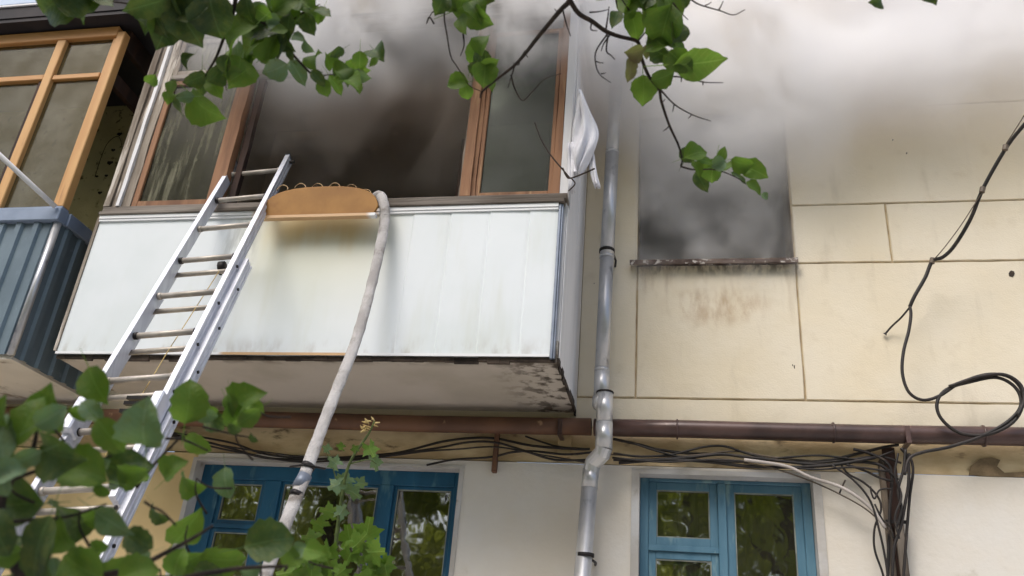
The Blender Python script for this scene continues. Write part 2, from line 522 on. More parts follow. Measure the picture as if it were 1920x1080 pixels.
def room(mb, a, b):
    """five inner faces, open towards the street"""
    x0, y0, z0 = a; x1, y1, z1 = b
    mb.quad((x0, y1, z0), (x1, y1, z0), (x1, y1, z1), (x0, y1, z1))
    mb.quad((x0, y0, z0), (x0, y1, z0), (x0, y1, z1), (x0, y0, z1))
    mb.quad((x1, y0, z0), (x1, y1, z0), (x1, y1, z1), (x1, y0, z1))
    mb.quad((x0, y0, z0), (x1, y0, z0), (x1, y1, z0), (x0, y1, z0))
    mb.quad((x0, y0, z1), (x1, y0, z1), (x1, y1, z1), (x0, y1, z1))
    return mb


# ------------------------------------------------------------------ ground
g = MB().box((-60, -70, -.3), (60, 30, 0)).build('ground', 'ground'); g['kind'] = 'structure'
g = MB().box((-30, -9.5, .0), (30, -.02, .05)).build('bounce_pavement', 'bounce_paving'); g['kind'] = 'structure'  # unseen pavement, made wide and pale to bounce light up to the soffit

# ------------------------------------------------------------------ the building
B = thing('apartment_building', (0, 0, 0), 'old cream plastered apartment block with a smoking window and glazed balconies', 'building')
W2 = (-.316, .87, 4.785, 6.2)                    # burnt window
BALDOOR = (-3.7, -1.75, 3.7, 6.25)               # opening behind the burnt balcony
LOGDOOR = (-8.4, -6.7, 3.7, 6.1)
YF = .11                                         # plane of the blue window frames
xl = lambda px, py, Y=YF: at(px, py, Y=Y).x
zl = lambda px, py, Y=YF: at(px, py, Y=Y).z
LW = (xl(380, 900, 0.13), xl(862, 900, 0), 1.62, 3.115)
RW = (xl(1198, 900, 0), xl(1524, 900, 0), 1.62, 3.125)
mb = MB(); holed_wall(mb, -9, 7, 3.19, 12, .012, [W2, BALDOOR, LOGDOOR], .38)
mb.build('wall', 'groove', B)
GAP = .0045
panels = [(.875, 7, 3.68, 4.775), (.875, 1.568, 4.775, 5.288), (1.568, 7, 4.775, 5.288), (.875, 7, 5.288, 6.208), (.875, 7, 6.208, 7.4), (.875, 7, 7.4, 9),
          (-.316, .875, 3.68, 4.775), (-.316, .875, 6.208, 7.4), (-.316, .875, 7.4, 9),
          (-.75, -.316, 3.68, 9), (-9, 7, 3.45, 3.68), (-9, 7, 9, 12)]
rj = random.Random(21)
for a, b, c, d in panels:
    # edges drawn by hand: a slightly uneven outline, chamfered into the joint
    e = []
    for (p, q, nn) in (((a, c), (b, c), max(3, int((b - a) / .09))), ((b, c), (b, d), max(3, int((d - c) / .09))), ((b, d), (a, d), max(3, int((b - a) / .09))), ((a, d), (a, c), max(3, int((d - c) / .09)))):
        for k in range(nn):
            e.append((p[0] + (q[0] - p[0]) * k / nn, p[1] + (q[1] - p[1]) * k / nn))
    cx, cz = (a + b) / 2, (c + d) / 2
    def inset(pt, g): return (min(max(pt[0], a + g), b - g), min(max(pt[1], c + g), d - g))
    f0, f1 = [], []
    for pt in e:
        j = abs(rj.gauss(0, .0018))
        u_, v_ = inset(pt, GAP - .001 + j); f1.append((u_, .0125, v_))
        u_, v_ = inset(pt, GAP + .004 + j); f0.append((u_, 0, v_))
    n_ = len(e)
    MB().add(f0 + f1, [tuple(range(n_))] + [(k, n_ + k, n_ + (k + 1) % n_, (k + 1) % n_) for k in range(n_)]).build('wall_panel', 'wall', B)
# strip of the wall behind the balconies
mb = MB(); holed_wall(mb, -4.34, -.756, 3.686, 9, .004, [BALDOOR], .02); mb.build('wall_panel', 'sooty_wall', B, label='soot darkened wall inside the burnt balcony')
mb = MB(); holed_wall(mb, -9, -4.344, 3.686, 9, .004, [LOGDOOR], .02); mb.build('wall_panel', 'old_wall', B, label='dull greenish wall behind the pine loggia')
MB().box((-9, .002, 3.18), (7, .0125, 3.45)).build('belt_course', 'belt', B)
# lower storey, its paint a little proud of the band above
mb = MB(); holed_wall(mb, xl(345, 930, 0), 7, 0, 3.172, -.012, [LW, RW], .13); mb.quad((xl(345, 930, 0), -.012, 3.172), (7, -.012, 3.172), (7, .01, 3.172), (xl(345, 930, 0), .01, 3.172))
mb.build('lower_wall', 'low_wall', B, label='whitewashed ground floor wall')
mb = MB().box((-9, -.016, 0), (LW[0] - .0, -.006, 3.168)).build('lower_wall', 'low_cream', B, label='pale yellow ground floor wall left of the wide window')
# rough plaster margins round the two ground floor windows
def margin(a, b, c, d, w_, wt):
    m = MB()
    for bx in ((a - w_, b + w_, d, d + wt), (a - w_, a, c, d), (b, b + w_, c, d)):
        m.box((bx[0], -.020, bx[2]), (bx[1], -.011, bx[3]))
    for (p, q) in ((a, a + .004), (b - .004, b)):
        m.box((p, -.020, c), (q, .118, d))
    m.box((a, -.020, d - .004), (b, .118, d))
    return m
margin(RW[0], RW[1], RW[2], RW[3] - .002, .05, .03).build('window_margin', 'reveal', B)
margin(LW[0], LW[1], LW[2], LW[3] - .002, .03, .02).build('window_margin', 'reveal', B)
# rooms
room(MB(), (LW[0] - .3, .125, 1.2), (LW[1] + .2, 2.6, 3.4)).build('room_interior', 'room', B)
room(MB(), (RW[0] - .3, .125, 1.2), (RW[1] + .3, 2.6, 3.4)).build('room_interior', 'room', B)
room(MB(), (W2[0] - .01, .39, W2[2] - .01), (W2[1] + .01, 1.7, W2[3] + .01)).build('room_interior', 'soot', B)
room(MB(), (BALDOOR[0] - .01, .39, 3.6), (BALDOOR[1] + .01, 3, 6.4)).build('room_interior', 'soot', B)
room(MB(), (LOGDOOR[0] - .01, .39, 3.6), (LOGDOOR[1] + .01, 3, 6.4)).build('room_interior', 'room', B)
for bx in ((W2[0], W2[0] + .006), (W2[1] - .006, W2[1])):
    MB().box((bx[0], .016, W2[2]), (bx[1], .385, W2[3])).build('window_jamb', 'sooty_wall', B)
# sill flashing of the burnt window
sl = MB()
sl.box((-.37, -.07, 4.768), (.885, .03, 4.784)); sl.box((-.372, -.076, 4.742), (.887, -.066, 4.786))
si = sl.build('window_sill', 'rust', B, bevel=.003, label='rusty flashing of the burnt window')
for px, w_ in ((1238, 22), (1415, 12), (1448, 20), (1478, 8)):
    p = at(px, 489, Y=.05); r = w_ / 250 / 2
    MB().box((p.x - r, -.02, 4.7845), (p.x + r, .06, 4.7845 + .018)).build('charred_chip', 'black', si)


# ---- blue windows of the ground floor
def rails(mb, boxes, y0, y1, P=True):
    for (a, b, c, d) in boxes: mb.box((a, y0, c), (b, y1, d))
    return mb


def ring(mb, a, b, c, d, w_, y0, y1):
    """rectangular frame of member width w_ from four butted pieces"""
    mb.box((a, y0, c), (a + w_, y1, d)); mb.box((b - w_, y0, c), (b, y1, d))
    mb.box((a + w_, y0, c), (b - w_, y1, c + w_)); mb.box((a + w_, y0, d - w_), (b - w_, y1, d))
    return mb


def blue_window(hole, mat, head, posts, lights, label):
    a, b, c, d = hole
    top = d - .006
    f = MB()
    f.box((a + .005, .10, c), (posts[0], .17, top)); f.box((posts[-1], .10, c), (b - .005, .17, top))
    f.box((posts[0], .10, head), (posts[-1], .17, top))
    f.box((posts[0], .10, c), (posts[-1], .17, c + .06))
    for i in range(1, len(posts) - 1, 2): f.box((posts[i], .096, c + .06), (posts[i + 1], .17, head))
    wf = f.build('window', mat, B, bevel=.004, label=label)
    for (x0, x1, z0, z1, k, gm) in lights:
        s_ = ring(MB(), x0, x1, z0, z1, k, .118, .155).build('sash', mat, wf, bevel=.003)
        p_ = ring(MB(), x0 + k, x1 - k, z0 + k, z1 - k, .008, .124, .136).build('putty_bead', 'putty', wf)
        MB().box((x0 + k + .001, .137, z0 + k + .001), (x1 - k - .001, .1405, z1 - k - .001)).build('pane', gm, wf)
    return wf


def X(px, py=980): return xl(px, py)
def Z(py, px): return zl(px, py)
hR = Z(907, 1350)
pR = [X(1216, 960), X(1346, 960), X(1362, 960), X(1494, 960) + .04]
zt = Z(1030, 1290)
blue_window(RW, 'blue', hR, pR, [
    (pR[0], pR[1], zt + .02, hR, .055, 'glass'), (pR[0], pR[1], 1.7, zt - .02, .05, 'glass'),
    (pR[2], pR[3], 1.7, hR, .055, 'glass')], 'light blue casement with a small vent pane')
MB().box((pR[0], .1, zt - .02), (pR[1], .15, zt + .02)).build('transom', 'blue', bpy.data.objects['window'], bevel=.003)
MB().box((pR[0] + .05, .15, zt - .09), (pR[1] - .05, .24, zt - .065)).build('inner_ledge', 'putty', bpy.data.objects['window'])
hL = Z(905, 600)
pL = [X(402, 960) , X(487, 960), X(518, 960), X(706, 960), X(733, 960), X(840, 960) + .03]
zl_ = Z(987, 450)
lw = blue_window(LW, 'blue_dark', hL, pL, [
    (pL[0], pL[1], zl_ + .015, hL, .03, 'glass'), (pL[0], pL[1], 1.7, zl_ - .015, .03, 'glass'),
    (pL[2], pL[3], 1.7, hL, .02, 'glass'), (pL[4], pL[5], 1.7, hL, .025, 'glass')], 'wide deep blue triple window under the balcony')
MB().box((pL[0], .1, zl_ - .015), (pL[1], .15, zl_ + .015)).build('transom', 'blue_dark', lw)


def curtain(x0, x1, y, z0, z1, mat, parent, folds=5, amp=.03):
    m = MB(); n = folds * 6
    v, f = [], []
    for i in range(n + 1):
        t = i / n; x = x0 + (x1 - x0) * t
        yy = y + amp * math.sin(t * folds * 2 * math.pi) + amp * .5 * math.sin(t * folds * 3.3 + 1)
        v += [(x, yy, z0), (x, yy + .01, z1)]
        if i: k = 2 * i; f.append((k - 2, k, k + 1, k - 1))
    return m.add(v, f).build('curtain', mat, parent, smooth=True)


curtain(pL[0] - .02, pL[1], .28, 1.5, 3.1, 'curtain', B, 3)
curtain(pL[3] - .3, pL[4] + .18, .3, 1.5, 3.1, 'curtain', B, 5)
curtain(pL[2], pL[2] + .22, .3, 1.5, 3.1, 'pale_curtain', B, 3)
curtain(pR[2] + .13, pR[2] + .33, .32, 1.5, 3.1, 'curtain', B, 3)
curtain(pR[0] + .2, pR[0] + .34, .3, 1.5, 3.1, 'pale_curtain', B, 2)

# ---- the burnt balcony
BY = -1.05
bx0, bx1 = -4.33, -.8
bal = MB().box((bx0, -1.02, 3.556), (-.755, .003, 3.70)).build('balcony', 'soffit_stain', B, label='white clad second floor balcony with its middle window burnt out')
m = MB()
rs = random.Random(3)
x = bx0
while x < -.78:                                   # crumbled dark front edge of the slab
    w_ = rs.uniform(.05, .16)
    m.box((x, -1.034 - rs.uniform(0, .012), 3.548 - rs.choice((0, 0, 0, 0, .002, .004, .014))), (min(x + w_, -.765), -1.018, 3.574))
    x += w_ + .001
m.build('slab_edge', 'dark_edge', bal)
m = MB()
y = -1.02
while y < -.02:
    w_ = rs.uniform(.06, .16)
    m.box((-.757, y, 3.546 - rs.choice((0, .006, .02))), (-.748 + rs.uniform(0, .008), min(y + w_, -.01), 3.575 + rs.uniform(0, .02)))
    y += w_ + .001
m.build('slab_edge', 'dark_edge', bal)
xs = [bx0, at(392, 500, Y=BY).x, at(761, 500, Y=BY).x, at(833, 500, Y=BY).x, at(908, 500, Y=BY).x, at(985, 500, Y=BY).x, bx1]
for i, (a, b) in enumerate(zip(xs, xs[1:])):      # sheets lapped one over the next
    o_ = .007 if i > 1 else .001
    pr = [(a, BY), (a + .012, BY - o_), (b - .02, BY - o_ * .3), (b, BY), (b, BY + .02), (a, BY + .02)]
    v = [(p, q, 3.578) for p, q in pr] + [(p, q, 4.655) for p, q in pr]
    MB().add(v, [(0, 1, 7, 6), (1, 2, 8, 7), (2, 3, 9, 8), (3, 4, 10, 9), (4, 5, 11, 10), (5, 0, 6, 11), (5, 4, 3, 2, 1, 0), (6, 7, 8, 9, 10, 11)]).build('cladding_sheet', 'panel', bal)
MB().box((bx0, BY - .016, 4.655), (bx1, BY + .02, 4.672)).build('cladding_trim', 'trim', bal)
MB().box((bx0, BY - .022, 4.674), (bx1, BY + .02, 4.702)).build('cladding_trim', 'trim', bal)
MB().box((bx0, BY - .012, 3.574), (bx1, BY - .0075, 3.592)).build('cladding_trim', 'trim', bal)
MB().box((bx1 + .001, BY - .014, 3.56), (bx1 + .02, BY + .03, 4.7)).build('corner_profile', 'grey_profile', bal, bevel=.004)
MB().box((bx1 + .021, BY - .006, 3.565), (-.768, BY + .03, 4.7)).build('corner_profile', 'grey_profile', bal, bevel=.003)
MB().box((bx0 - .025, BY - .01, 3.6), (bx0 - .002, 0, 4.70)).build('side_wall', 'grey_wood', bal)
# white side wall towards the drainpipe
MB().box((-.79, -1.012, 3.7), (-.752, .002, 4.70)).build('side_wall', 'white_paint', bal, label='white painted side towards the drainpipe')
MB().box((-.79, -1.012, 4.702), (-.752, .002, 6.55)).build('side_wall', 'white_paint', bal)
MB().box((-.751, -1.0, 3.57), (-.742, -.03, 4.72)).build('side_board', 'white_paint', bal, bevel=.002)
MB().box((-.751, -.9, 4.722), (-.744, -.45, 6.5)).build('side_board', 'white_paint', bal, bevel=.002)
MB().box((-.751, -.44, 4.722), (-.742, -.03, 6.5)).build('side_board', 'white_paint', bal, bevel=.002)
MB().box((-.80, -1.06, 4.782), (-.74, -1.013, 6.55)).build('corner_post', 'white_paint', bal, bevel=.004, label='white painted corner post')
MB().box((-.83, -.99, 3.72), (-.80, -.05, 6.4)).build('inner_lining', 'inner_pale', bal)
# ceiling and balcony above
MB().box((-4.36, -1.0, 6.56), (-.72, .002, 6.74)).build('balcony_ceiling', 'sooty_wall', bal)
ub = MB().box((-4.36, -1.08, 6.57), (-.72, -1.003, 6.755)).build('upper_balcony', 'soffit', B, label='grey slab edge of the balcony above the smoke')
MB().box((-4.3, -1.09, 6.76), (-.75, -1.04, 7.8)).build('cladding_sheet', 'white_paint', ub)
# sill boards
MB().box((bx0 - .01, -1.085, 4.705), (-.76, -.9, 4.733)).build('sill_board', 'grey_wood_x', bal, bevel=.004)
MB().box((bx0, -1.07, 4.735), (-.745, -.93, 4.782)).build('sill_board', 'grey_wood_x', bal, bevel=.004)
# glazing posts and sashes; x from the photograph's columns on the glazing plane
GY = -1.03
def gx(px, py): return at(px, py, Y=GY - .03).x
ztr, zhd = 6.03, 6.47
def post(x0, x1, y0, y1, z0, z1, mat, bev=.006, name='post', lab=None, rough=True):
    m = MB(); n = 9
    rr = random.Random(int(x0 * 991))
    pts = []
    for i in range(n + 1):
        z = z0 + (z1 - z0) * i / n
        j = [rr.uniform(-.004, .004) if rough else 0 for _ in range(4)]
        pts.append([(x0 + j[0], y0 + j[1], z), (x1 + j[2], y0 + j[1], z), (x1 + j[2], y1, z), (x0 + j[0], y1, z)])
    v = [p for r_ in pts for p in r_]; f = []
    for i in range(n):
        for k in range(4): f.append((4 * i + k, 4 * i + (k + 1) % 4, 4 * i + 4 + (k + 1) % 4, 4 * i + 4 + k))
    f += [(3, 2, 1, 0), (4 * n, 4 * n + 1, 4 * n + 2, 4 * n + 3)]
    return m.add(v, f).build(name, mat, bal, label=lab)
xa = gx(200, 380)
post(bx0, bx0 + .055, -1.07, -.98, 4.783, 6.55, 'grey_wood', lab='weathered grey corner post')
post(bx0 + .06, bx0 + .105, -1.055, -.99, 4.783, 6.55, 'grey_wood')
post(bx0 + .108, bx0 + .135, -1.075, -1.0, 4.783, 6.55, 'white_paint', lab='flaking white paint strip')
post(bx0 + .138, bx0 + .21, -1.05, -.98, 4.783, 6.5, 'grey_wood')
sL = bx0 + .213
sR = gx(396, 370) + .0
def sash(x0, x1, z0, z1, k, mat, matx, gm, name='sash', y0=-1.045, y1=-1.0):
    s_ = MB()
    s_.box((x0, y0, z0), (x0 + k, y1, z1)); s_.box((x1 - k, y0, z0), (x1, y1, z1))
    s_.box((x0 + k, y0, z0), (x1 - k, y1, z0 + k)); s_.box((x0 + k, y0, z1 - k), (x1 - k, y1, z1))
    o_ = s_.build(name, mat, bal, bevel=.004)
    MB().box((x0 + k - .004, (y0 + y1) / 2 - .002, z0 + k - .004), (x1 - k + .004, (y0 + y1) / 2 + .002, z1 - k + .004)).build('pane', gm, bal)
    return o_
sash(sL, sR, 4.79, ztr - .02, .05, 'brown_wood', 0, 'dusty')
sash(sL, sR + .02, ztr + .035, zhd - .02, .045, 'grey_wood', 0, 'dusty')
MB().box((sL, -1.06, ztr - .018), (-3.0, -.98, ztr + .033)).build('transom', 'grey_wood_x', bal, bevel=.006)
MB().box((sL, -1.07, zhd - .018), (-.81, -.98, zhd + .08)).build('head_beam', 'grey_wood_x', bal, bevel=.006)
post(sR + .002, sR + .075, -1.06, -.98, 4.783, ztr - .02, 'brown_wood', lab='worn reddish brown post')
post(sR + .105, sR + .155, -1.0, -.95, 4.783, ztr - .02, 'dark_wood', lab='charred dark post beside the burnt opening')
q0, q1 = gx(857, 365), gx(889, 365)
post(q0, q0 + .02, -1.03, -.99, 4.783, zhd - .02, 'grey_wood')
post(q0 + .021, q1 - .03, -1.07, -.97, 4.783, zhd - .02, 'brown_wood', lab='worn reddish brown post')
post(q1 - .029, q1, -1.05, -.98, 4.783, zhd - .02, 'brown_wood')
r1 = -.80
sash(q1 + .002, r1 - .055, 4.79, 6.3, .03, 'brown_wood', 0, 'pale_glass')
post(r1 - .053, r1 - .002, -1.055, -.98, 4.783, zhd - .02, 'brown_wood')
# torn curtain strips behind the dusty sash
curtain(sL + .06, sL + .28, -.9, 4.8, 5.95, 'pale_curtain', bal, 3, .02)
p0, p1 = at(892, 365, Y=-.75), at(1022, 365, Y=-.75)
MB().box((p0.x, -.75, 4.0), (p1.x, -.73, at(950, 235, Y=-.75).z)).build('inner_screen', 'inner_pale', bal)
# thing inside: charred door leaf standing open
MB().box((-1.72, -.5, 3.72), (-1.68, .0, 5.7)).build('door_leaf', 'dark_wood', bal)

# ---- neighbour's loggia on the left
LX = -4.69
log = MB().box((-9, -1.03, 3.54), (LX - .005, .003, 3.66)).build('loggia', 'soffit', B, label="neighbour's glazed loggia of pine frames over blue grey siding")
def corrugated(p0, p1, z0, z1, out, name, mat, parent, pitch=.155, n=None):
    p0, p1 = Vector(p0), Vector(p1); L = (p1 - p0).length; d = (p1 - p0) / L
    out = Vector(out); prof = []; t = 0
    while t < L - .02:
        for a, h in ((0, 0), (.055, 0), (.07, .022), (.115, .022), (.13, 0)):
            if t + a < L: prof.append((t + a, h))
        t += pitch
    prof.append((L, 0))
    v = []
    for s_, h in prof:
        q = p0 + d * s_ + out * h
        v += [(q.x, q.y, z0), (q.x, q.y, z1)]
    f = [(2 * i, 2 * i + 2, 2 * i + 3, 2 * i + 1) for i in range(len(prof) - 1)]
    o_ = MB().add(v, f).build(name, mat, parent)
    md = o_.modifiers.new('thick', 'SOLIDIFY'); md.thickness = .003; md.offset = -1
    return o_
for a, b in ((-9, -7.6), (-7.598, -6.2), (-6.198, LX - .035)):
    corrugated((a, BY, 0), (b, BY, 0), 3.57, 4.66, (0, -1, 0), 'siding_sheet', 'siding', log)
corrugated((LX, BY + .03, 0), (LX, -.0, 0), 3.56, 4.66, (1, 0, 0), 'siding_sheet', 'siding', log)
MB().tube([(LX - .012, BY + .006, 3.565), (LX - .012, BY + .006, 4.66)], .028, 10).build('corner_strip', 'galv', log, smooth=True)
MB().box((-9, BY - .05, 4.662), (LX + .02, BY + .05, 4.775)).build('rail', 'blue_trim', log, bevel=.006)
MB().box((LX - .06, BY + .052, 4.662), (LX + .035, -.001, 4.775)).build('rail', 'blue_trim', log, bevel=.006)
MB().box((-9, BY - .02, 4.777), (LX, BY + .06, 4.80)).build('window_board', 'blue_trim', log)
ly0, ly1 = BY - .02, BY + .06
lx = lambda px, py: at(px, py, Y=ly0).x
lp = [(lx(118, 380), LX + .02), (lx(0, 380) - .01, lx(26, 380))]
MB().box((LX - .075, ly0, 4.80), (LX + .0, ly1, 6.58)).build('post', 'pine', log, bevel=.006)
MB().box((LX - .115, ly0 + .02, 4.80), (LX - .077, ly1 - .01, 6.53)).build('post', 'pine', log, bevel=.005)
xm = lx(110, 150); xm2 = lx(78, 150)
MB().box((xm2, ly0, 4.80), (xm2 + .085, ly1, 6.53)).build('post', 'pine', log, bevel=.006)
xk = xm2 - .95
MB().box((xk, ly0, 4.80), (xk + .08, ly1, 6.53)).build('post', 'pine', log, bevel=.006)
MB().box((-9, ly0 - .004, 6.532), (LX - .076, ly1, 6.64)).build('head_beam', 'pine_x', log, bevel=.006)
zt2 = at(150, 140, Y=ly0).z
MB().box((xm2 + .087, ly0 + .01, zt2 - .025), (LX - .116, ly1 - .01, zt2 + .025)).build('transom', 'pine_x', log, bevel=.005)
MB().box((xk + .081, ly0 + .005, zt2 - .02), (xm2 - .001, ly1 - .01, zt2 + .035)).build('transom', 'pine_x', log, bevel=.005)
for a, b in ((xm2 + .087, LX - .117), (xk + .082, xm2 - .002), (-9, xk - .002)):
    MB().box((a, BY + .02, zt2 + .03), (b, BY + .024, 6.53)).build('pane', 'loggia_glass', log)
    MB().box((a, BY + .02, 4.802), (b, BY + .024, zt2 - .03)).build('pane', 'loggia_glass', log)
# dark opened sash edge and inner beams
MB().box((xm2 - .04, ly0 + .02, 4.81), (xm2 - .004, ly1, zt2 - .03)).build('sash_edge', 'dark_wood', log)
MB().box((LX - .07, ly1 + .002, 6.06), (LX - .015, -.002, 6.19)).build('side_beam', 'dark_wood', log, bevel=.005)
MB().box((LX - .07, ly1 + .002, 6.46), (LX - .015, -.002, 6.66)).build('side_beam', 'dark_wood', log, bevel=.005)
MB().box((-9, -1.19, 6.66), (-4.52, .002, 6.70)).build('ceiling_board', 'black_board', log)
MB().box((-9, -1.2, 6.702), (-4.5, -1.14, 6.83)).build('fascia_board', 'black_board', log)
MB().box((-9, -1.215, 6.832), (-4.52, -1.13, 6.85)).build('drip_edge', 'white_paint', log)
ul = MB().box((-9, -1.2, 6.852), (-4.55, -1.17, 8.2)).build('upper_loggia', 'pale_siding', B, label='pale blue siding of the loggia one floor up')
for i in range(6):
    MB().box((-9, -1.212, 6.86 + i * .2), (-4.55, -1.201, 6.86 + i * .2 + .188)).build('siding_board', 'pale_siding', ul)
# dark arc and blobs on the dull wall
marks = thing('dark_wall_marks', at(205, 300, Y=-.02), 'dark arc with a few blobs on the wall between two balconies', 'marks')
MB().tube(pxline([(178, 332), (188, 300), (202, 268), (222, 256), (230, 280)], -.03), .003, 6).build('stem', 'twig', marks)
for px, py, r in ((225, 252, 9), (213, 282, 7), (207, 306, 10), (200, 330, 6), (182, 331, 5), (188, 362, 7)):
    p = at(px, py, Y=-.03); k = r / 300
    v = [p + Vector((k * math.cos(a) * (1 + .3 * math.sin(3 * a + px)), -.012 * (i % 2), k * .7 * math.sin(a))) for i, a in enumerate([j * math.pi / 4 for j in range(8)])]
    MB().add(v + [p + Vector((0, .01, 0))], [(i, (i + 1) % 8, 8) for i in range(8)]).build('leaf', 'soot', marks)  # small dark blobs along the arc
# clothes strut fixed on the loggia rail
st = MB().tube([at(104, 388, Y=-1.12), at(50, 338, Y=-1.3), at(-40, 254, Y=-1.6)], .02, 8)
tag(st.build('clothes_strut', 'white_paint', None, smooth=True), 'white strut reaching out from the corner of the loggia rail', 'strut')

# ------------------------------------------------------------------ gas pipe
gp = thing('gas_pipe', (-1, -.12, 3.48), 'thick plum brown pipe running along the facade above the ground floor', 'pipe')
def hpipe(xa_, xb_, mat, lab):
    pts = [(xa_ + (xb_ - xa_) * i / 12, -.11, 3.415 + .003 * math.sin(i * 1.7)) for i in range(13)]
    return MB().tube(pts, .062, 16).build('pipe_run', mat, gp, smooth=True, label=lab)
hpipe(-8.5, -.62, 'pipe_rust', 'rust brown run under the balcony')
hpipe(-.6, 7, 'pipe', None)
for xx in (-.85, 1.46, 3.3):
    MB().box((xx, -.19, 3.335), (xx + .03, .0, 3.35)).box((xx, -.185, 3.35), (xx + .03, -.177, 3.45)).build('bracket', 'pipe', gp)
for px in (1268, 1560, 1840):
    p = at(px, 806, Y=-.11)
    MB().tube([(p.x, -.11, 3.415), (p.x + .012, -.11, 3.415)], .071, 16).build('weld_ring', 'pipe', gp, smooth=True)

# ------------------------------------------------------------------ drainpipe
dp = thing('drainpipe', at(1092, 1080, Y=-.17), 'galvanised steel drainpipe with an offset bend running down the facade', 'drainpipe')
DY = -.2
def seg(p, q, r, name, mat='galv', n=14, lab=None):
    return MB().tube([p, q], r, n).build(name, mat, dp, smooth=True, label=lab)
top = at(1158, 60, Y=DY); top.z += 2.5; top.x += .03
nodes = [at(1153, 200, Y=DY), at(1148, 285, Y=DY), at(1138, 480, Y=DY), at(1129, 692, Y=DY), at(1127, 752, Y=DY)]
seg(top, nodes[0], .054, 'pipe_section')
seg(nodes[0], nodes[1], .0525, 'pipe_section')
seg(nodes[1], nodes[2], .055, 'pipe_section')
seg(nodes[2], nodes[3], .0535, 'pipe_section')
seg(nodes[3], nodes[4], .056, 'pipe_section')
e0 = at(1134, 748, Y=DY - .07); e1 = at(1132, 842, Y=DY - .07)
for p, r in ((nodes[1], .0575), (nodes[2], .0575), (nodes[3], .0565)):
    MB().tube([p, p + Vector((0, 0, -.02))], r, 16).build('joint_ring', 'galv', dp, smooth=True)
MB().tube([nodes[4] + Vector((-.004, 0, .03)), nodes[4] + Vector((0, 0, -.03)), e0 + Vector((-.03, .03, -.03)), e0], [.058, .064, .064, .058], 16).build('elbow', 'galv', dp, smooth=True)
seg(e0 + Vector((0, 0, .04)), at(1133, 792, Y=DY - .07), .059, 'pipe_section')
seg(at(1133, 793, Y=DY - .07), e1, .0605, 'pipe_section')
f0 = at(1108, 886, Y=DY)
MB().tube([e1 + Vector((0, 0, .01)), e1 + Vector((-.012, .01, -.03)), at(1112, 868, Y=DY - .01), f0], [.061, .06, .06, .057], 16).build('elbow', 'galv', dp)
f1 = at(1105, 915, Y=DY); f2 = at(1092, 1080, Y=DY)
seg(f0 + Vector((0, 0, .02)), f1, .0575, 'pipe_section')
foot = f1 + (f2 - f1) * 8
foot = f1 + (f2 - f1) * ((f1.z - .12) / (f1.z - f2.z))
seg(f1, foot, .056, 'pipe_section')
def clamp(p):
    MB().tube([p + Vector((0, 0, .012)), p + Vector((0, 0, -.012))], .061, 16).build('clamp', 'clamp', dp, smooth=True)
    MB().tube([p + Vector((.05, .0, -.03)), p + Vector((.062, .1, -.03)), p + Vector((.05, -DY, -.03))], .009, 6).build('clamp_pin', 'clamp', dp)
clamp(at(1138, 471, Y=DY)); clamp(at(1097, 1041, Y=DY))
MB().tube([e0 + Vector((0, 0, .052)), e0 + Vector((0, 0, .04))], .062, 16).build('clamp', 'clamp', dp, smooth=True)

# ------------------------------------------------------------------ cables on the facade
CABG = 'cables strung along the facade'
def cable(pts, Y, r, mat='cable', label='', n=6, group=CABG):
    o_ = MB().tube(pxline(pts, Y, n), r, 6).build('cable', mat, None, smooth=True)
    return tag(o_, label, 'cable', group)
cable([(300, 812), (360, 822), (430, 840), (490, 857), (560, 862), (640, 858), (720, 852), (760, 846), (830, 828), (890, 821), (935, 823), (1000, 836), (1080, 842), (1106, 842)], -.05, .009, label='black cable rising over the rusty bracket beside the wide blue window')
cable([(300, 808), (380, 820), (440, 832), (500, 852), (600, 861), (700, 857), (750, 850), (820, 840), (880, 829), (930, 830), (980, 844), (1040, 862), (1110, 862)], -.07, .008, label='second black cable, just beneath the topmost one over the bracket')
cable([(310, 815), (400, 838), (470, 852), (560, 866), (650, 862), (720, 856)], -.09, .007, label='thin black cable hugging the top of the wide blue window')
cable([(800, 872), (850, 862), (920, 857), (960, 848), (1000, 846), (1060, 852), (1110, 848)], -.06, .008, label='black cable starting at the corner of the wide blue window')
cable([(985, 818), (1020, 830), (1050, 838), (1100, 842)], -.04, .007, label='short cable leaving the brown pipe left of the drainpipe')
cable([(1150, 823), (1200, 834), (1230, 842), (1290, 850), (1360, 852), (1420, 860), (1500, 866), (1560, 862), (1610, 850), (1660, 838), (1685, 834)], -.06, .010, label='thick black cable dropping from the brown pipe beside the drainpipe')
cable([(1150, 850), (1200, 856), (1260, 852), (1320, 838), (1360, 837), (1400, 850), (1450, 862), (1520, 868), (1590, 862), (1650, 856), (1690, 868)], -.09, .008, label='black cable humped over the light blue window')
cable([(1150, 862), (1220, 862), (1290, 858), (1350, 852), (1400, 857), (1460, 864), (1540, 872), (1600, 866), (1650, 872), (1684, 900)], -.11, .010, label='black cable sagging across the top of the light blue window')
cable([(1145, 852), (1230, 856), (1300, 854), (1380, 846), (1440, 856), (1520, 864)], -.08, .006, 'grey_cable', label='thin grey brown cable over the light blue window')
cable([(1160, 868), (1250, 862), (1330, 866), (1400, 874), (1480, 876), (1560, 872), (1640, 858)], -.13, .011, label='lowest thick cable crossing the head of the light blue window')
cable([(1395, 862), (1440, 868), (1480, 876), (1520, 895), (1580, 915), (1630, 950), (1660, 990)], -.16, .011, 'pale_cable', label='pale grey cable slanting down past the light blue window')
cable([(1395, 868), (1450, 878), (1530, 906), (1600, 940), (1640, 968), (1668, 1000)], -.14, .005, 'grey_cable', label='thin cable slanting down under the pale grey one')
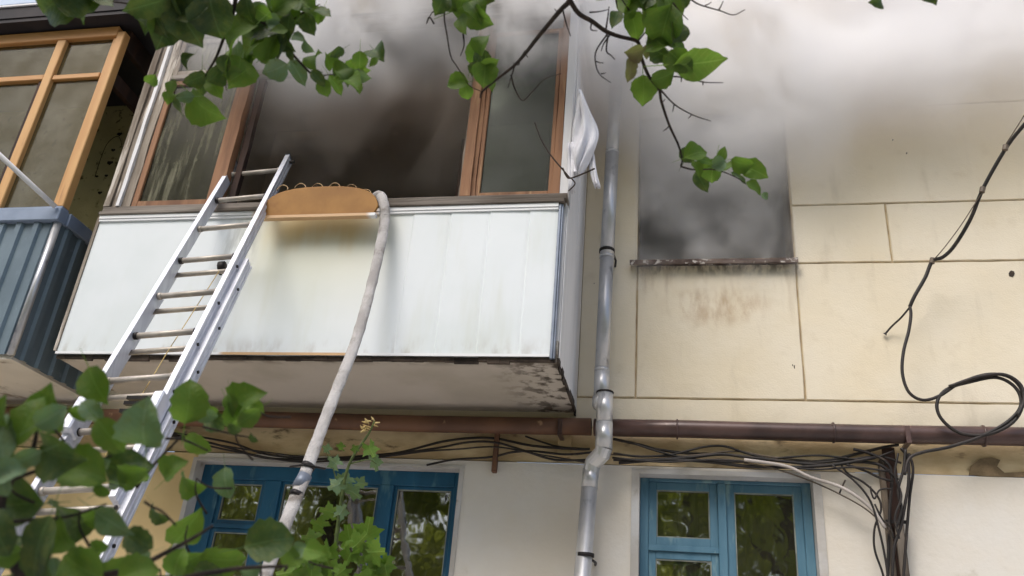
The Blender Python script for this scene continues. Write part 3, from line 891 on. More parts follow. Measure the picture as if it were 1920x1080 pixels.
cable([(1575, 868), (1590, 888), (1620, 905), (1645, 930), (1652, 955), (1640, 990), (1640, 1030), (1655, 1075), (1660, 1110)], -.12, .007, label='black cable looping down beside the timber riser')
cable([(1600, 842), (1630, 850), (1660, 865), (1672, 890), (1668, 960), (1664, 1110)], -.1, .010, label='black cable turning down the left edge of the timber riser')
cable([(1585, 870), (1620, 882), (1650, 896), (1672, 902)], -.13, .008, label='short black cable running into the top of the timber riser')
cable([(1585, 900), (1578, 915), (1574, 925)], -.12, .006, label='stub of cut cable hanging left of the timber riser')
cable([(1632, 912), (1634, 925), (1640, 935), (1648, 920), (1660, 916), (1672, 918)], -.14, .006, label='hooked cable end with a black knob beside the timber riser')
cable([(1690, 840), (1702, 860), (1704, 900), (1698, 940), (1688, 990), (1676, 1030), (1672, 1110)], -.15, .010, label='black cable winding down the front of the timber riser')
cable([(1698, 842), (1694, 880), (1684, 920), (1690, 955), (1680, 990)], -.17, .009, label='short cable crossing the front of the timber riser')
cable([(1640, 945), (1655, 975), (1668, 985), (1676, 1010)], -.15, .006, label='thin cable bending into the foot of the timber riser')
for k, (pts_, Y_, r_, lab_) in enumerate((
    ([(330, 818), (420, 836), (500, 848), (580, 858), (660, 863), (740, 854), (800, 846), (860, 842), (930, 838), (1010, 852), (1105, 868)], -.1, .006, 'thin black cable rising gently past the foot of the rusty bracket'),
    ([(1148, 858), (1240, 866), (1340, 862), (1430, 868), (1520, 880), (1600, 876), (1668, 884)], -.15, .007, 'black cable crossing just beneath the pale grey cable end'),
    ([(1190, 832), (1240, 848), (1300, 861), (1390, 866), (1470, 858), (1540, 854), (1620, 862), (1676, 846)], -.1, .007, 'black cable running wavy under the brown pipe to the riser top'),
    ([(1560, 872), (1600, 900), (1632, 940), (1650, 1000), (1662, 1060), (1666, 1110)], -.17, .007, 'outermost black cable sweeping down beside the timber riser'),
    ([(1704, 850), (1712, 880), (1706, 930), (1700, 1000), (1692, 1110)], -.12, .009, 'black cable down the side of the riser nearest the plaster patch'),
    ([(1684, 850), (1678, 890), (1690, 930), (1678, 970), (1686, 1010)], -.19, .007, 'twisted thin cable wound over the face of the timber riser'))):
    cable(pts_, Y_, r_, label=lab_)
# coiled drop cable on the right
cc = thing('drop_cable', at(1800, 760, Y=-.15), 'loose black drop cable with a big coil hanging over the brown pipe', 'cable')
main = [(1990, 130, -.9), (1935, 215, -.8), (1890, 272, -.65), (1845, 350, -.5), (1820, 410, -.4), (1790, 460, -.3), (1768, 482, -.25), (1748, 490, -.2), (1735, 520, -.18), (1715, 555, -.16), (1706, 575, -.14)]
MB().tube(pxline(main, 0), .013, 8).build('cable_run', 'cable', cc, smooth=True)
MB().tube(pxline([(1960, 150, -.9), (1915, 225, -.8), (1885, 272, -.66)], 0), .004, 6).build('bracing_wire', 'grey_cable', cc)
MB().tube(pxline([(1842, 360, -.5), (1826, 385, -.45), (1800, 425, -.38), (1770, 465, -.3), (1748, 490, -.2)], 0), .0035, 6).build('bracing_wire', 'grey_cable', cc)
MB().tube(pxline([(1706, 575), (1708, 590), (1704, 620), (1694, 660), (1692, 700), (1704, 735), (1730, 750), (1762, 742), (1800, 718), (1850, 702), (1890, 706), (1915, 730), (1916, 765), (1895, 795), (1850, 815), (1800, 812), (1765, 785), (1757, 755), (1775, 730), (1820, 716), (1870, 708), (1905, 728), (1914, 760), (1890, 790), (1840, 818), (1780, 838), (1730, 848), (1705, 860), (1696, 890)], -.23), .011, 8).build('cable_run', 'cable', cc, smooth=True)
MB().tube(pxline([(1780, 725), (1830, 708), (1880, 702), (1912, 720), (1920, 750), (1908, 780)], -.25), .012, 8).build('cable_run', 'cable', cc, smooth=True)
MB().tube(pxline([(1706, 576, -.14), (1690, 595, -.1), (1672, 612, -.05), (1659, 627, -.02)], 0), [.007] * 18 + [.016], 6).build('cable_end', 'cable', cc)
for px, py, Y in ((1885, 277, -.65), (1842, 356, -.5), (1748, 489, -.2)):
    p = at(px, py, Y=Y); d = Vector((.3, -.1, 1)).normalized()
    MB().tube([p - d * .02, p + d * .02], .019, 8).build('tie', 'grey_cable', cc)
# timber riser the cables run down
rs_ = thing('timber_riser', at(1680, 1080, Y=-.03), 'dark wooden riser board covered with cables beside the light blue window', 'riser')
a_, b_ = at(1663, 1000, Y=-.05), at(1690, 1000, Y=-.05)
MB().box((a_.x + .03, -.055, 1.2), (b_.x + .02, -.021, 3.34)).build('board', 'dark_wood', rs_, bevel=.004)
MB().box((a_.x - .005, -.075, 0.9), (a_.x + .028, -.021, 3.25)).build('conduit', 'grey_cable', rs_, bevel=.006)
MB().box((b_.x - .04, -.085, 1.0), (b_.x + .01, -.058, 2.82)).build('cover_strip', 'grey_wood', rs_, bevel=.004)
for zz in (2.83, 2.45):
    MB().box((a_.x - .01, -.1, zz), (b_.x + .03, -.086, zz + .02)).build('strap', 'clamp', rs_)
# rusty bracket with the cables, left of the drainpipe
p = at(932, 820, Y=-.05); q = at(928, 886, Y=-.05)
tag(MB().box((p.x - .017, -.07, q.z), (p.x + .017, -.021, p.z + .03)).build('cable_bracket', 'pipe_rust', None, bevel=.004), 'short rusty bracket holding the cables under the brown pipe', 'bracket')
p = at(1060, 815, Y=-.02)
tag(MB().box((p.x - .05, -.03, p.z - .16), (p.x + .05, -.0, p.z + .02)).build('wall_bracket', 'belt', None, bevel=.006), 'stained stub of masonry under the pipe beside the drainpipe', 'bracket')
# broken plaster patch at the right
pt = [at(px, py, Y=-.02) for px, py in ((1818, 890), (1822, 872), (1838, 860), (1860, 857), (1876, 862), (1870, 874), (1884, 886), (1930, 884), (1930, 894), (1860, 893))]
m = MB(); m.add([(p.x, -.016, p.z) for p in pt] + [(p.x, .006, p.z) for p in pt], [tuple(range(10))] + [(i, (i + 1) % 10, 10 + (i + 1) % 10, 10 + i) for i in range(10)])
m.build('plaster_patch', 'bare_plaster', B)
for px, py, r in ((1897, 513, .02), (1700, 287, .006), (1674, 262, .005)):
    p = at(px, py, Y=-.004)
    v = [(p.x + r * math.cos(a) * (1 + .3 * math.sin(2 * a)), -.004, p.z + 1.3 * r * math.sin(a)) for a in [k * math.pi / 4 for k in range(8)]]
    MB().add(v + [(x_, .002, z_) for x_, _, z_ in v], [tuple(range(8))] + [(i, (i + 1) % 8, 8 + (i + 1) % 8, 8 + i) for i in range(8)]).build('plaster_chip', 'dark_edge', B)

# ------------------------------------------------------------------ extension ladder
LD = Vector((-.13, .5, 1.0)).normalized()
LXA = Vector((1, 0, 0)); LXA = (LXA - LD * LXA.dot(LD)).normalized()
LN = LD.cross(LXA)                     # across the ladder plane
if LN.y > 0: LN = -LN                  # towards the street
topc = Vector((-3.198, -.9, 5.26))
lad = thing('extension_ladder', topc - LD * (topc.z / LD.z), 'aluminium extension ladder leaning on the balcony rail', 'ladder')
HW = .217
def stile(pr, side, off, nrm_off, s0, s1, parent):
    """grooved box section; s measured downwards from the ladder top"""
    w_, d_ = .034, .078
    prof = [(-w_ / 2, -d_ / 2), (w_ / 2, -d_ / 2), (w_ / 2, -d_ * .30), (w_ * .34, -d_ * .27), (w_ * .34, -d_ * .10), (w_ / 2, -d_ * .07), (w_ / 2, d_ * .07), (w_ * .34, d_ * .10), (w_ * .34, d_ * .27), (w_ / 2, d_ * .30), (w_ / 2, d_ / 2), (-w_ / 2, d_ / 2)]
    prof = [(u * side, v) for u, v in prof]
    if side < 0: prof = prof[::-1]
    o_ = topc + LXA * (side * off) + LN * nrm_off
    m_ = MB().prism(prof, o_, LXA, LN, LD, -s1, s0)
    return m_.build('stile', 'alu', parent)
total = topc.z / LD.z
fly = part('fly_section', lad); base = part('base_section', lad)
for sd_ in (-1, 1):
    stile(0, sd_, HW, 0, .0, 3.35, fly)
    stile(0, sd_, HW + .037, -.062, -1.33, total, base)
    for k in range(7):                                # rivets at the rungs
        c_ = topc + LXA * (sd_ * (HW + .017)) - LD * (1.45 + k * .387)
        MB().tube([c_, c_ + LXA * (sd_ * .008)], .011, 8).build('bolt', 'clamp', fly)
        c2 = topc + LXA * (sd_ * (HW + .054)) - LN * .062 - LD * (1.62 + k * .387)
        MB().tube([c2, c2 + LXA * (sd_ * .008)], .010, 8).build('bolt', 'clamp', base)
    c_ = topc + LXA * (sd_ * HW)
    MB().prism([(-.019, -.041), (.019, -.041), (.019, .041), (-.019, .041)], c_, LXA, LN, LD, -.0, .012).build('end_cap', 'grey_profile', fly)
for k in range(9):
    c_ = topc - LD * (.165 + k * .387)
    MB().tube([c_ - LXA * (HW - .016), c_ + LXA * (HW - .016)], .0185, 10).build('rung', 'rung', fly, smooth=True)
    for sd_ in (-1, 1):
        e_ = c_ + LXA * (sd_ * (HW - .02))
        MB().tube([e_, e_ - LXA * (sd_ * .022)], .0225, 10).build('ferrule', 'clamp' if k % 2 else 'rung', fly, smooth=True)
k = 0
while 1.4 + k * .387 < total - .15:
    c_ = topc - LD * (1.40 + k * .387) - LN * .062
    MB().tube([c_ - LXA * (HW + .02), c_ + LXA * (HW + .02)], .0165, 10).build('rung', 'rung', base, smooth=True); k += 1
# pulley with rope, hook on the top stile, latch
pc = topc - LD * 1.36 - LN * .05 + LXA * .09
MB().tube([pc - LXA * .02, pc + LXA * .02], .035, 10).build('pulley', 'black', lad, smooth=True)
MB().box((pc.x - .008, pc.y - .01, pc.z - .06), (pc.x + .008, pc.y + .01, pc.z)).build('pulley_hanger', 'clamp', lad)
MB().tube([pc, topc - LD * 2.2 - LN * .05 + LXA * .03, topc - LD * 3.2 - LN * .05 - LXA * .01], .003, 5).build('rope', 'dry', lad)
hk = topc + LXA * (HW + .02) - LD * .05
MB().tube([hk, hk + LXA * .04], .012, 8).build('hook', 'clamp', lad)
for s_ in (2.62, 2.66, 2.72):
    c_ = topc - LD * s_ - LN * .02
    MB().box((c_.x - .03, c_.y - .015, c_.z - .010), (c_.x + .09, c_.y + .015, c_.z + .010)).build('latch', 'clamp', lad)
for sd_ in (-1, 1):
    c_ = topc + LXA * (sd_ * (HW - .005)) + LN * .03 - LD * 2.78
    MB().prism([(-.03, -.05), (.03, -.05), (.03, .05), (-.03, .05)], c_, LXA, LN, LD, -.14, .1).build('guide_bracket', 'alu', fly, bevel=.008)

# ------------------------------------------------------------------ fire hose
hs = thing('fire_hose', at(520, 1080, Y=-2.5), 'dirty white fire hose hanging from the burnt balcony down to the ground', 'fire hose')
hp = [(640, 470, -.7), (680, 410, -.85), (702, 372, -1.0), (713, 366, -1.11), (721, 390, -1.15), (719, 430, -1.17), (707, 490, -1.22), (690, 560, -1.3), (667, 640, -1.4), (640, 710, -1.5), (612, 780, -1.6), (586, 850, -1.7), (560, 920, -1.82), (530, 995, -1.95), (495, 1085, -2.1), (470, 1150, -2.22)]
pts = pxline(hp, 0, 7)
last = pts[-1]
pts += smooth_line([last, Vector((last.x + .02, -2.75, .9)), Vector((last.x + .1, -2.95, .25)), Vector((last.x + .6, -3.3, .09)), Vector((last.x + 2.5, -3.9, .09))], 8)[1:]
rh = random.Random(4)
rr_ = [.034 + rh.uniform(-.0022, .0022) for i in range(len(pts))]
ho = MB().tube(pts, rr_, 14).build('hose', 'hose', hs, smooth=True)
ctr = [p.copy() for p in pts]
for i, vtx in enumerate(ho.data.vertices):          # the canvas lies a little flattened
    k = min(i // 14, len(ctr) - 1)
    d = vtx.co - ctr[k]
    vtx.co = ctr[k] + Vector((d.x * 1.08, d.y * .62, d.z * .9))
for px, py, Y in ((577, 875, -1.74), (556, 928, -1.83), (566, 903, -1.79)):
    p = at(px, py, Y=Y); d = Vector((-.2, -.35, -1)).normalized()
    if px == 566: MB().tube([p - d * .04, p + d * .04], .038, 12).build('coupling', 'grey_profile', hs, smooth=True)
    else: MB().tube([p - d * .012, p + d * .012], [.04, .04], 12).build('lashing', 'clamp', hs, smooth=True)
p = at(577, 876, Y=-1.77)
MB().tube([p + Vector((-.1, 0, .0)), p + Vector((0, -.05, 0)), p + Vector((.11, -.02, -.01))], .006, 6).build('lashing_end', 'clamp', hs)

# ------------------------------------------------------------------ half oval board on the rail
HB = -1.2
bd = thing('half_oval_board', at(600, 402, Y=HB), 'orange brown half oval board with wire loops along its top, on the balcony rail', 'board')
L_, R_ = at(492, 403, Y=HB), at(704, 400, Y=HB)
c_ = (L_ + R_) / 2; hw = (R_.x - L_.x) / 2; hh = at(598, 352, Y=HB).z - c_.z
prof = [(-hw * .97, 0)]
for k in range(17):
    a = math.pi * (1 - k / 16)
    xx = hw * 1.02 * math.copysign(abs(math.cos(a)) ** .75, math.cos(a)); zz = hh * (math.sin(a) ** .62 if math.sin(a) > 1e-6 else 0)
    if zz < hh * .25: zz = hh * .25
    prof.append((xx, zz))
prof.append((hw * .97, 0))
MB().prism(prof, c_, Vector((1, 0, 0)), Vector((0, -.08, 1)), Vector((0, 1, 0)), 0, .022).build('panel', 'board', bd, bevel=.003)
MB().box((L_.x - .0, HB - .006, c_.z - .024), (R_.x, HB + .04, c_.z - .002)).build('ledge', 'trim', bd)
for px, py in ((530, 354), (563, 351), (595, 351), (627, 350), (658, 353), (685, 362)):
    p = at(px, py, Y=HB + .01); r = .036
    arc = [p + Vector((r * math.cos(a) * 1.15, .004 * math.sin(a * 3), r * math.sin(a) * .95 - .006)) for a in [-.25 + k * (math.pi + .5) / 9 for k in range(10)]]
    MB().tube(arc, .005, 6).build('wire_loop', 'wire', bd, smooth=True)

# ------------------------------------------------------------------ white cloth on the corner post
cl = thing('white_cloth', at(1095, 250, Y=-1.1), 'torn white cloth caught on the corner post of the burnt balcony', 'cloth')
def px_noise(a, b): return .5 + .5 * math.sin(a * 2.3 + b * 1.9) * math.cos(a * 1.1 - b * 2.7 + 1)
def cloth(rows, Yb, bulge, name):
    v, f = [], []; n = 16
    for i, (py, a, b) in enumerate(rows):
        for k in range(n + 1):
            t = k / n
            p = at(a + (b - a) * t, py, Y=Yb)
            cr = (px_noise(i * 1.7, k * 1.3) - .5)
            p.z += cr * .03; p.x += (px_noise(k * 2.1 + 9, i * 1.1) - .5) * .03
            p.y += cr * .05 + .035 * math.sin(t * 17 + i * .5) * (i / len(rows))
            p.y -= bulge * math.sin(math.pi * t) * (.6 + .4 * math.sin(i * 1.3)) + .02 * math.sin(t * 9 + i * .8)
            v.append(p)
    for i in range(len(rows) - 1):
        for k in range(n):
            q = i * (n + 1) + k; f.append((q, q + 1, q + n + 2, q + n + 1))
    o_ = MB().add(v, f).build(name, 'cloth', cl, smooth=True)
    md = o_.modifiers.new('s', 'SUBSURF'); md.levels = md.render_levels = 1
    md = o_.modifiers.new('t', 'SOLIDIFY'); md.thickness = .004
cloth([(174, 1086, 1090), (190, 1083, 1098), (210, 1082, 1108), (232, 1077, 1119), (250, 1074, 1123), (270, 1072, 1119), (290, 1070, 1111), (308, 1072, 1102), (322, 1078, 1092), (330, 1080, 1085)], -1.1, .07, 'cloth_sheet')
cloth([(288, 1106, 1112), (305, 1103, 1116), (325, 1108, 1120), (340, 1113, 1123), (351, 1118, 1125)], -1.05, .02, 'cloth_tail')
cloth([(270, 1064, 1076), (300, 1064, 1080), (330, 1066, 1080), (360, 1068, 1078)], -1.09, .02, 'cloth_tail')
MB().tube(pxline([(1003, 230), (1015, 262), (1032, 290), (1050, 312), (1068, 333)], -1.2), .005, 6).tube(pxline([(1055, 315), (1062, 330), (1070, 334), (1095, 325), (1115, 316)], -1.2), .006, 6).tube(pxline([(1072, 335), (1078, 345), (1066, 358)], -1.2), .005, 6).build('broken_twig', 'twig', cl)


# ------------------------------------------------------------------ leaves
def leaf_mesh(name, wid, fold, curl, mat, jag=.03, seed=0, blunt=False):
    rr = random.Random(seed)
    n = 9
    v, f = [], []
    ts = [i / n for i in range(n + 1)]
    for i, t in enumerate(ts):
        wdt = wid * (math.sin(math.pi * min(1, t ** .72)) ** .8 if 0 < t < 1 else 0)
        if blunt: wdt = wid * (math.sin(math.pi * min(1, t ** .85)) ** .62 if 0 < t < 1 else 0)
        elif t > .82: wdt *= .72
        wl = wdt * (1 + jag * (1 if i % 2 else -1) + rr.uniform(-.05, .05)); wr = wdt * (1 + jag * (-1 if i % 2 else 1) + rr.uniform(-.05, .05))
        zc = curl * (t - .5) ** 2 * -4 + curl
        wob = .045 * math.sin(t * 9 + seed)
        v += [(t - .5, wl, zc + fold * wl + wob), (t - .5, wl * .5, zc + fold * wl * .4 + wob * .3), (t - .5, 0, zc), (t - .5, -wr * .5, zc + fold * wr * .4 - wob * .3), (t - .5, -wr, zc + fold * wr - wob)]
        if i:
            o_ = 5 * (i - 1)
            for k in range(4): f.append((o_ + k, o_ + k + 1, o_ + k + 6, o_ + k + 5))
    o_ = len(v)
    v += [(-.5, .012, 0), (-.5, -.012, 0), (-1.0, .006, -.07), (-1.0, -.006, -.07)]
    f.append((o_, o_ + 1, o_ + 3, o_ + 2))
    me = bpy.data.meshes.new(name)
    me.from_pydata(v, [], f); me.update()
    me.polygons.foreach_set("use_smooth", [True] * len(me.polygons))
    me.materials.append(MAT[mat])
    return me


def jag_mesh(name, mat, seed):
    """lobed, toothed leaf"""
    rr = random.Random(seed); n = 26; v = [(0, 0, .03)]
    for k in range(n):
        a = 2 * math.pi * k / n
        r = .42 * (1 + .25 * math.cos(5 * a)) * (1 + (.14 if k % 2 else -.1)) + rr.uniform(-.02, .02)
        if abs(a - math.pi) < .3: r *= .55
        v.append((r * math.cos(a) * 1.1, r * math.sin(a), .08 * math.cos(2 * a) + rr.uniform(-.02, .02)))
    me = bpy.data.meshes.new(name)
    me.from_pydata(v, [], [(0, 1 + k, 1 + (k + 1) % n) for k in range(n)]); me.update()
    me.polygons.foreach_set("use_smooth", [True] * n)
    me.materials.append(MAT[mat])
    return me


LEAF = {}
for mn in ('leaf', 'leaf_dark', 'leaf_bright', 'leaf_grey', 'leaf_dry'):
    LEAF[mn] = [leaf_mesh(mn, .30 + .07 * i, .25 + .12 * i, .06 + .05 * i, mn, .03, i * 5 + 1) for i in range(4)]
ROUND = {mn: [leaf_mesh(mn, .33 + .05 * i, .25 + .14 * i, .08 + .06 * i, mn, .05, i * 7 + 3, True) for i in range(4)] for mn in ('leaf', 'leaf_dark', 'leaf_bright', 'leaf_grey')}
JAG = {mn: [jag_mesh('lobed_leaf', mn, i) for i in range(3)] for mn in ('leaf_bright', 'leaf', 'leaf_grey')}
rl = random.Random(11)


def leaf(px, py, size, ang, dist, parent, mat='leaf', roll=None, pitch=None, meshes=None):
    """a leaf whose blade is centred at pixel (px, py); size in pixels, ang = direction of the tip, degrees up from +x"""
    p = at(px, py, dist=dist + rl.uniform(-.08, .08))
    L = size / FPX * dist * .98
    a = math.radians(ang)
    ax = RIGHT * math.cos(a) + UP * math.sin(a)
    nz = -FWD
    sd_ = nz.cross(ax)
    R_ = Matrix((ax, sd_, nz)).transposed()
    ro = rl.uniform(-50, 50) if roll is None else roll
    pi_ = rl.uniform(-30, 30) if pitch is None else pitch
    R_ = R_ @ Matrix.Rotation(math.radians(pi_), 3, 'Y') @ Matrix.Rotation(math.radians(ro), 3, 'X')
    L /= max(.6, math.cos(math.radians(pi_)))
    o_ = bpy.data.objects.new('leaf', rl.choice((meshes or LEAF)[mat]))
    COL.objects.link(o_)
    hang(o_, parent)
    o_.matrix_basis = Matrix.Translation(p) @ R_.to_4x4() @ Matrix.Diagonal((L, L, L, 1))
    return o_


def twig(pts, dist, r0, r1, parent, mat='twig', name='twig', n=5):
    line = smooth_line([at(p[0], p[1], dist=(p[2] if len(p) > 2 else dist)) for p in pts], n)
    k = len(line)
    MB().tube(line, [r0 + (r1 - r0) * i / (k - 1) for i in range(k)], 6).build(name, mat, parent, smooth=True)


# ---- branches hanging into the top of the view
D1 = 2.3
b1 = thing('tree_branch', at(455, -40, dist=D1), 'leafy branch hanging in front of the grey weathered balcony post', 'branch', 'branches hanging into the view')
twig([(460, -60), (462, 0), (470, 15), (500, 48), (525, 55), (540, 90), (570, 125), (590, 145), (606, 162)], D1, .007, .002, b1)
twig([(446, -40), (440, 10), (432, 40), (420, 70), (405, 108), (385, 142), (372, 165)], D1, .006, .002, b1)
twig([(525, 55), (545, 40), (575, 20), (600, 8)], D1, .003, .0015, b1)
twig([(590, 145), (620, 140), (650, 145)], D1, .002, .0012, b1)
twig([(405, 110), (420, 150), (425, 170)], D1, .002, .0012, b1)
twig([(440, 10), (380, 20), (320, 30), (260, 10), (180, 0)], D1, .004, .002, b1)
A = [(120, 5, 85, 200, 'leaf_dark'), (168, 16, 62, 265, 'leaf'), (192, 2, 60, 330, 'leaf_dark'), (150, -8, 80, 10, 'leaf_dark'),
     (290, 22, 95, 260, 'leaf_dark'), (335, 25, 100, 290, 'leaf_dark'), (310, 55, 80, 250, 'leaf_dark'), (352, 45, 85, 300, 'leaf_dark'), (385, 18, 80, 240, 'leaf_dark'), (275, 8, 80, 200, 'leaf_dark'), (325, 5, 90, 180, 'leaf_dark'), (405, 30, 70, 280, 'leaf_dark'), (360, 5, 90, 30, 'leaf_dark'), (300, 40, 70, 300, 'leaf_dark'),
     (523, 14, 80, 280, 'leaf'), (572, 12, 62, 320, 'leaf'), (606, 25, 38, 330, 'leaf_dark'), (583, 48, 38, 290, 'leaf_dark'), (545, 34, 46, 320, 'leaf_dark'), (542, 55, 55, 260, 'leaf_dark'), (560, 73, 28, 340, 'leaf_grey'), (528, 82, 62, 250, 'leaf_dark'), (545, 80, 40, 300, 'leaf_dark'), (512, 98, 52, 250, 'leaf'), (496, 60, 74, 200, 'leaf_dark'), (478, 76, 72, 250, 'leaf'), (457, 78, 72, 220, 'leaf'), (450, 108, 60, 280, 'leaf'), (439, 137, 62, 250, 'leaf'), (460, 126, 62, 300, 'leaf'), (363, 147, 42, 200, 'leaf_dark'), (401, 139, 36, 60, 'leaf_dark'), (379, 157, 46, 260, 'leaf_dark'), (405, 165, 46, 300, 'leaf'), (391, 198, 78, 325, 'leaf'), (342, 196, 38, 265, 'leaf_dark'), (515, 128, 48, 200, 'leaf_grey'), (558, 138, 56, 300, 'leaf_grey'), (599, 116, 38, 80, 'leaf'), (614, 116, 32, 100, 'leaf_bright'), (638, 106, 38, 95, 'leaf_bright'), (671, 128, 52, 350, 'leaf_bright'), (645, 142, 42, 20, 'leaf'), (664, 148, 36, 340, 'leaf_dark'), (629, 161, 42, 300, 'leaf_bright'), (659, 160, 42, 320, 'leaf_bright'), (597, 148, 38, 310, 'leaf_dark'), (611, 165, 32, 280, 'leaf'), (480, 30, 60, 200, 'leaf_grey'), (540, 8, 60, 30, 'leaf'), (560, 30, 45, 250, 'leaf'), (500, 110, 40, 200, 'leaf_grey'), (470, 20, 50, 280, 'leaf_dark')]
for k in range(34):
    q = rl.choice(A[14:])
    A.append((q[0] + rl.gauss(0, 22), q[1] + rl.gauss(0, 18), rl.uniform(22, 40), rl.uniform(180, 360), rl.choice(('leaf', 'leaf', 'leaf_dark', 'leaf_grey', 'leaf_bright'))))
for a in A: leaf(a[0], a[1], a[2], a[3], D1, b1, a[4])
D2 = 2.5
b2 = thing('tree_branch', at(1066, -30, dist=D2), 'forked dark branch, mostly bare, hanging before the smoke', 'branch', 'branches hanging into the view')
twig([(1066, -30), (1068, 0), (1050, 20), (1010, 68), (985, 100), (965, 122), (935, 146), (905, 171), (900, 184)], D2, .0085, .002, b2)
twig([(1068, 0), (1085, 25), (1110, 40), (1135, 58), (1160, 68), (1195, 78), (1200, 100), (1215, 140), (1235, 166), (1240, 190), (1255, 235), (1272, 272), (1279, 300), (1276, 312)], D2, .008, .0025, b2)
for l_ in ([(838, -10), (833, 30), (838, 65), (845, 105), (855, 122), (865, 137), (880, 160), (903, 172)], [(1055, 18), (1062, 45), (1070, 68)], [(985, 95), (975, 112), (972, 122), (962, 118)], [(966, 120), (960, 140), (952, 165)], [(958, 140), (965, 165), (980, 188), (1000, 170), (1022, 148), (1052, 138)], [(1140, 62), (1118, 95), (1117, 120), (1125, 140), (1145, 155)], [(1143, 66), (1132, 82), (1127, 96)], [(1140, 66), (1137, 95), (1146, 104), (1153, 112)], [(1136, 56), (1140, 30), (1142, 12)], [(1105, 23), (1122, 22), (1140, 18)], [(1238, 168), (1265, 196), (1300, 216), (1333, 227)], [(1222, 141), (1280, 145), (1320, 154), (1356, 155)], [(1290, -6), (1310, 8), (1350, 20), (1375, 28), (1397, 18)], [(1262, 5), (1275, 22), (1290, 37)], [(1276, 312), (1300, 318), (1340, 318), (1375, 330), (1405, 348)], [(814, 45), (805, 32), (799, 45)], [(835, 5), (822, 18), (810, 24), (800, 44)], [(1110, 40), (1108, 55), (1120, 58)], [(1235, 150), (1250, 130), (1262, 115)], [(1195, 78), (1210, 60), (1215, 45)], [(868, 60), (870, 85), (863, 105)], [(1155, 0), (1158, 15)], [(1180, 20), (1160, -10)]):
    twig(l_, D2, .0028, .0012, b2)
for x0, y0, x1, y1 in ((1117, 115, 1132, 118), (1127, 138, 1136, 136), (985, 100, 990, 108), (1045, 22, 1040, 16), (1264, 195, 1261, 210), (1297, 214, 1290, 222), (1278, 146, 1277, 154), (1318, 152, 1318, 160), (1255, 236, 1243, 246), (1240, 192, 1247, 186), (1322, 10, 1334, 4), (1348, 18, 1356, 2)):
    twig([(x0, y0), ((x0 + x1) / 2, (y0 + y1) / 2 + 1), (x1, y1)], D2, .0022, .001, b2, n=2)
Bl = [(824, 9, 42, 245, 'leaf_dark'), (847, 9, 42, 310, 'leaf'), (882, 8, 72, 20, 'leaf'), (890, 25, 50, 300, 'leaf'), (907, 31, 48, 320, 'leaf'), (869, 47, 44, 285, 'leaf'), (887, 96, 52, 80, 'leaf'), (912, 86, 44, 70, 'leaf'), (918, 118, 38, 20, 'leaf'), (908, 140, 48, 265, 'leaf'), (858, 158, 42, 190, 'leaf'), (875, 172, 28, 280, 'leaf'), (916, 160, 32, 300, 'leaf'), (900, 108, 40, 100, 'leaf_dark'), (890, 130, 30, 250, 'leaf_dark'), (850, -6, 50, 200, 'leaf'), (905, -4, 50, 340, 'leaf_dark'),
      (1178, 14, 62, 250, 'leaf'), (1203, 6, 64, 300, 'leaf'), (1234, 9, 62, 300, 'leaf'), (1253, 22, 74, 280, 'leaf'), (1153, 37, 40, 250, 'leaf_dark'), (1188, 49, 54, 285, 'leaf'), (1227, 36, 48, 330, 'leaf'), (1248, 50, 70, 260, 'leaf'), (1267, 57, 52, 75, 'leaf_dark'), (1221, 67, 44, 245, 'leaf_dark'), (1188, 94, 36, 190, 'leaf_dry'), (1212, 98, 26, 275, 'leaf_dry'), (1180, 131, 46, 262, 'leaf_dry'), (1205, 170, 56, 272, 'leaf'), (1238, 92, 54, 10, 'leaf'), (1264, 93, 48, 340, 'leaf'), (1243, 142, 44, 20, 'leaf'), (1264, 112, 44, 340, 'leaf'), (1313, 115, 100, 8, 'leaf_bright'), (1277, 116, 58, 320, 'leaf'), (1220, -6, 70, 20, 'leaf_dark'), (1190, -8, 70, 0, 'leaf'), (1250, -4, 60, 330, 'leaf'), (1236, 106, 34, 200, 'leaf_dark'), (1285, 4, 26, 260, 'leaf_dark'), (1640, 2, 30, 200, 'leaf_dark'), (1742, -4, 34, 300, 'leaf_dark'),
      (1304, 292, 46, 15, 'leaf_bright'), (1292, 288, 38, 60, 'leaf_dark'), (1354, 289, 32, 70, 'leaf_bright'), (1393, 303, 44, 350, 'leaf'), (1339, 320, 46, 265, 'leaf_bright'), (1316, 341, 48, 300, 'leaf_dark'), (1414, 322, 56, 335, 'leaf_bright'), (1412, 354, 36, 320, 'leaf'), (1433, 369, 16, 315, 'leaf_grey'), (1370, 312, 34, 20, 'leaf'), (1322, 304, 34, 350, 'leaf_bright'), (1385, 335, 36, 320, 'leaf_dark'), (1305, 318, 34, 290, 'leaf'), (1348, 308, 30, 20, 'leaf_grey')]
for i, a in enumerate(Bl): leaf(a[0], a[1], a[2], a[3], D2, b2, a[4], roll=(38 if a[2] > 90 else None), pitch=(5 if a[2] > 90 else None), meshes=({'leaf_bright': LEAF['leaf_bright'][:1]} if a[2] > 90 else None))

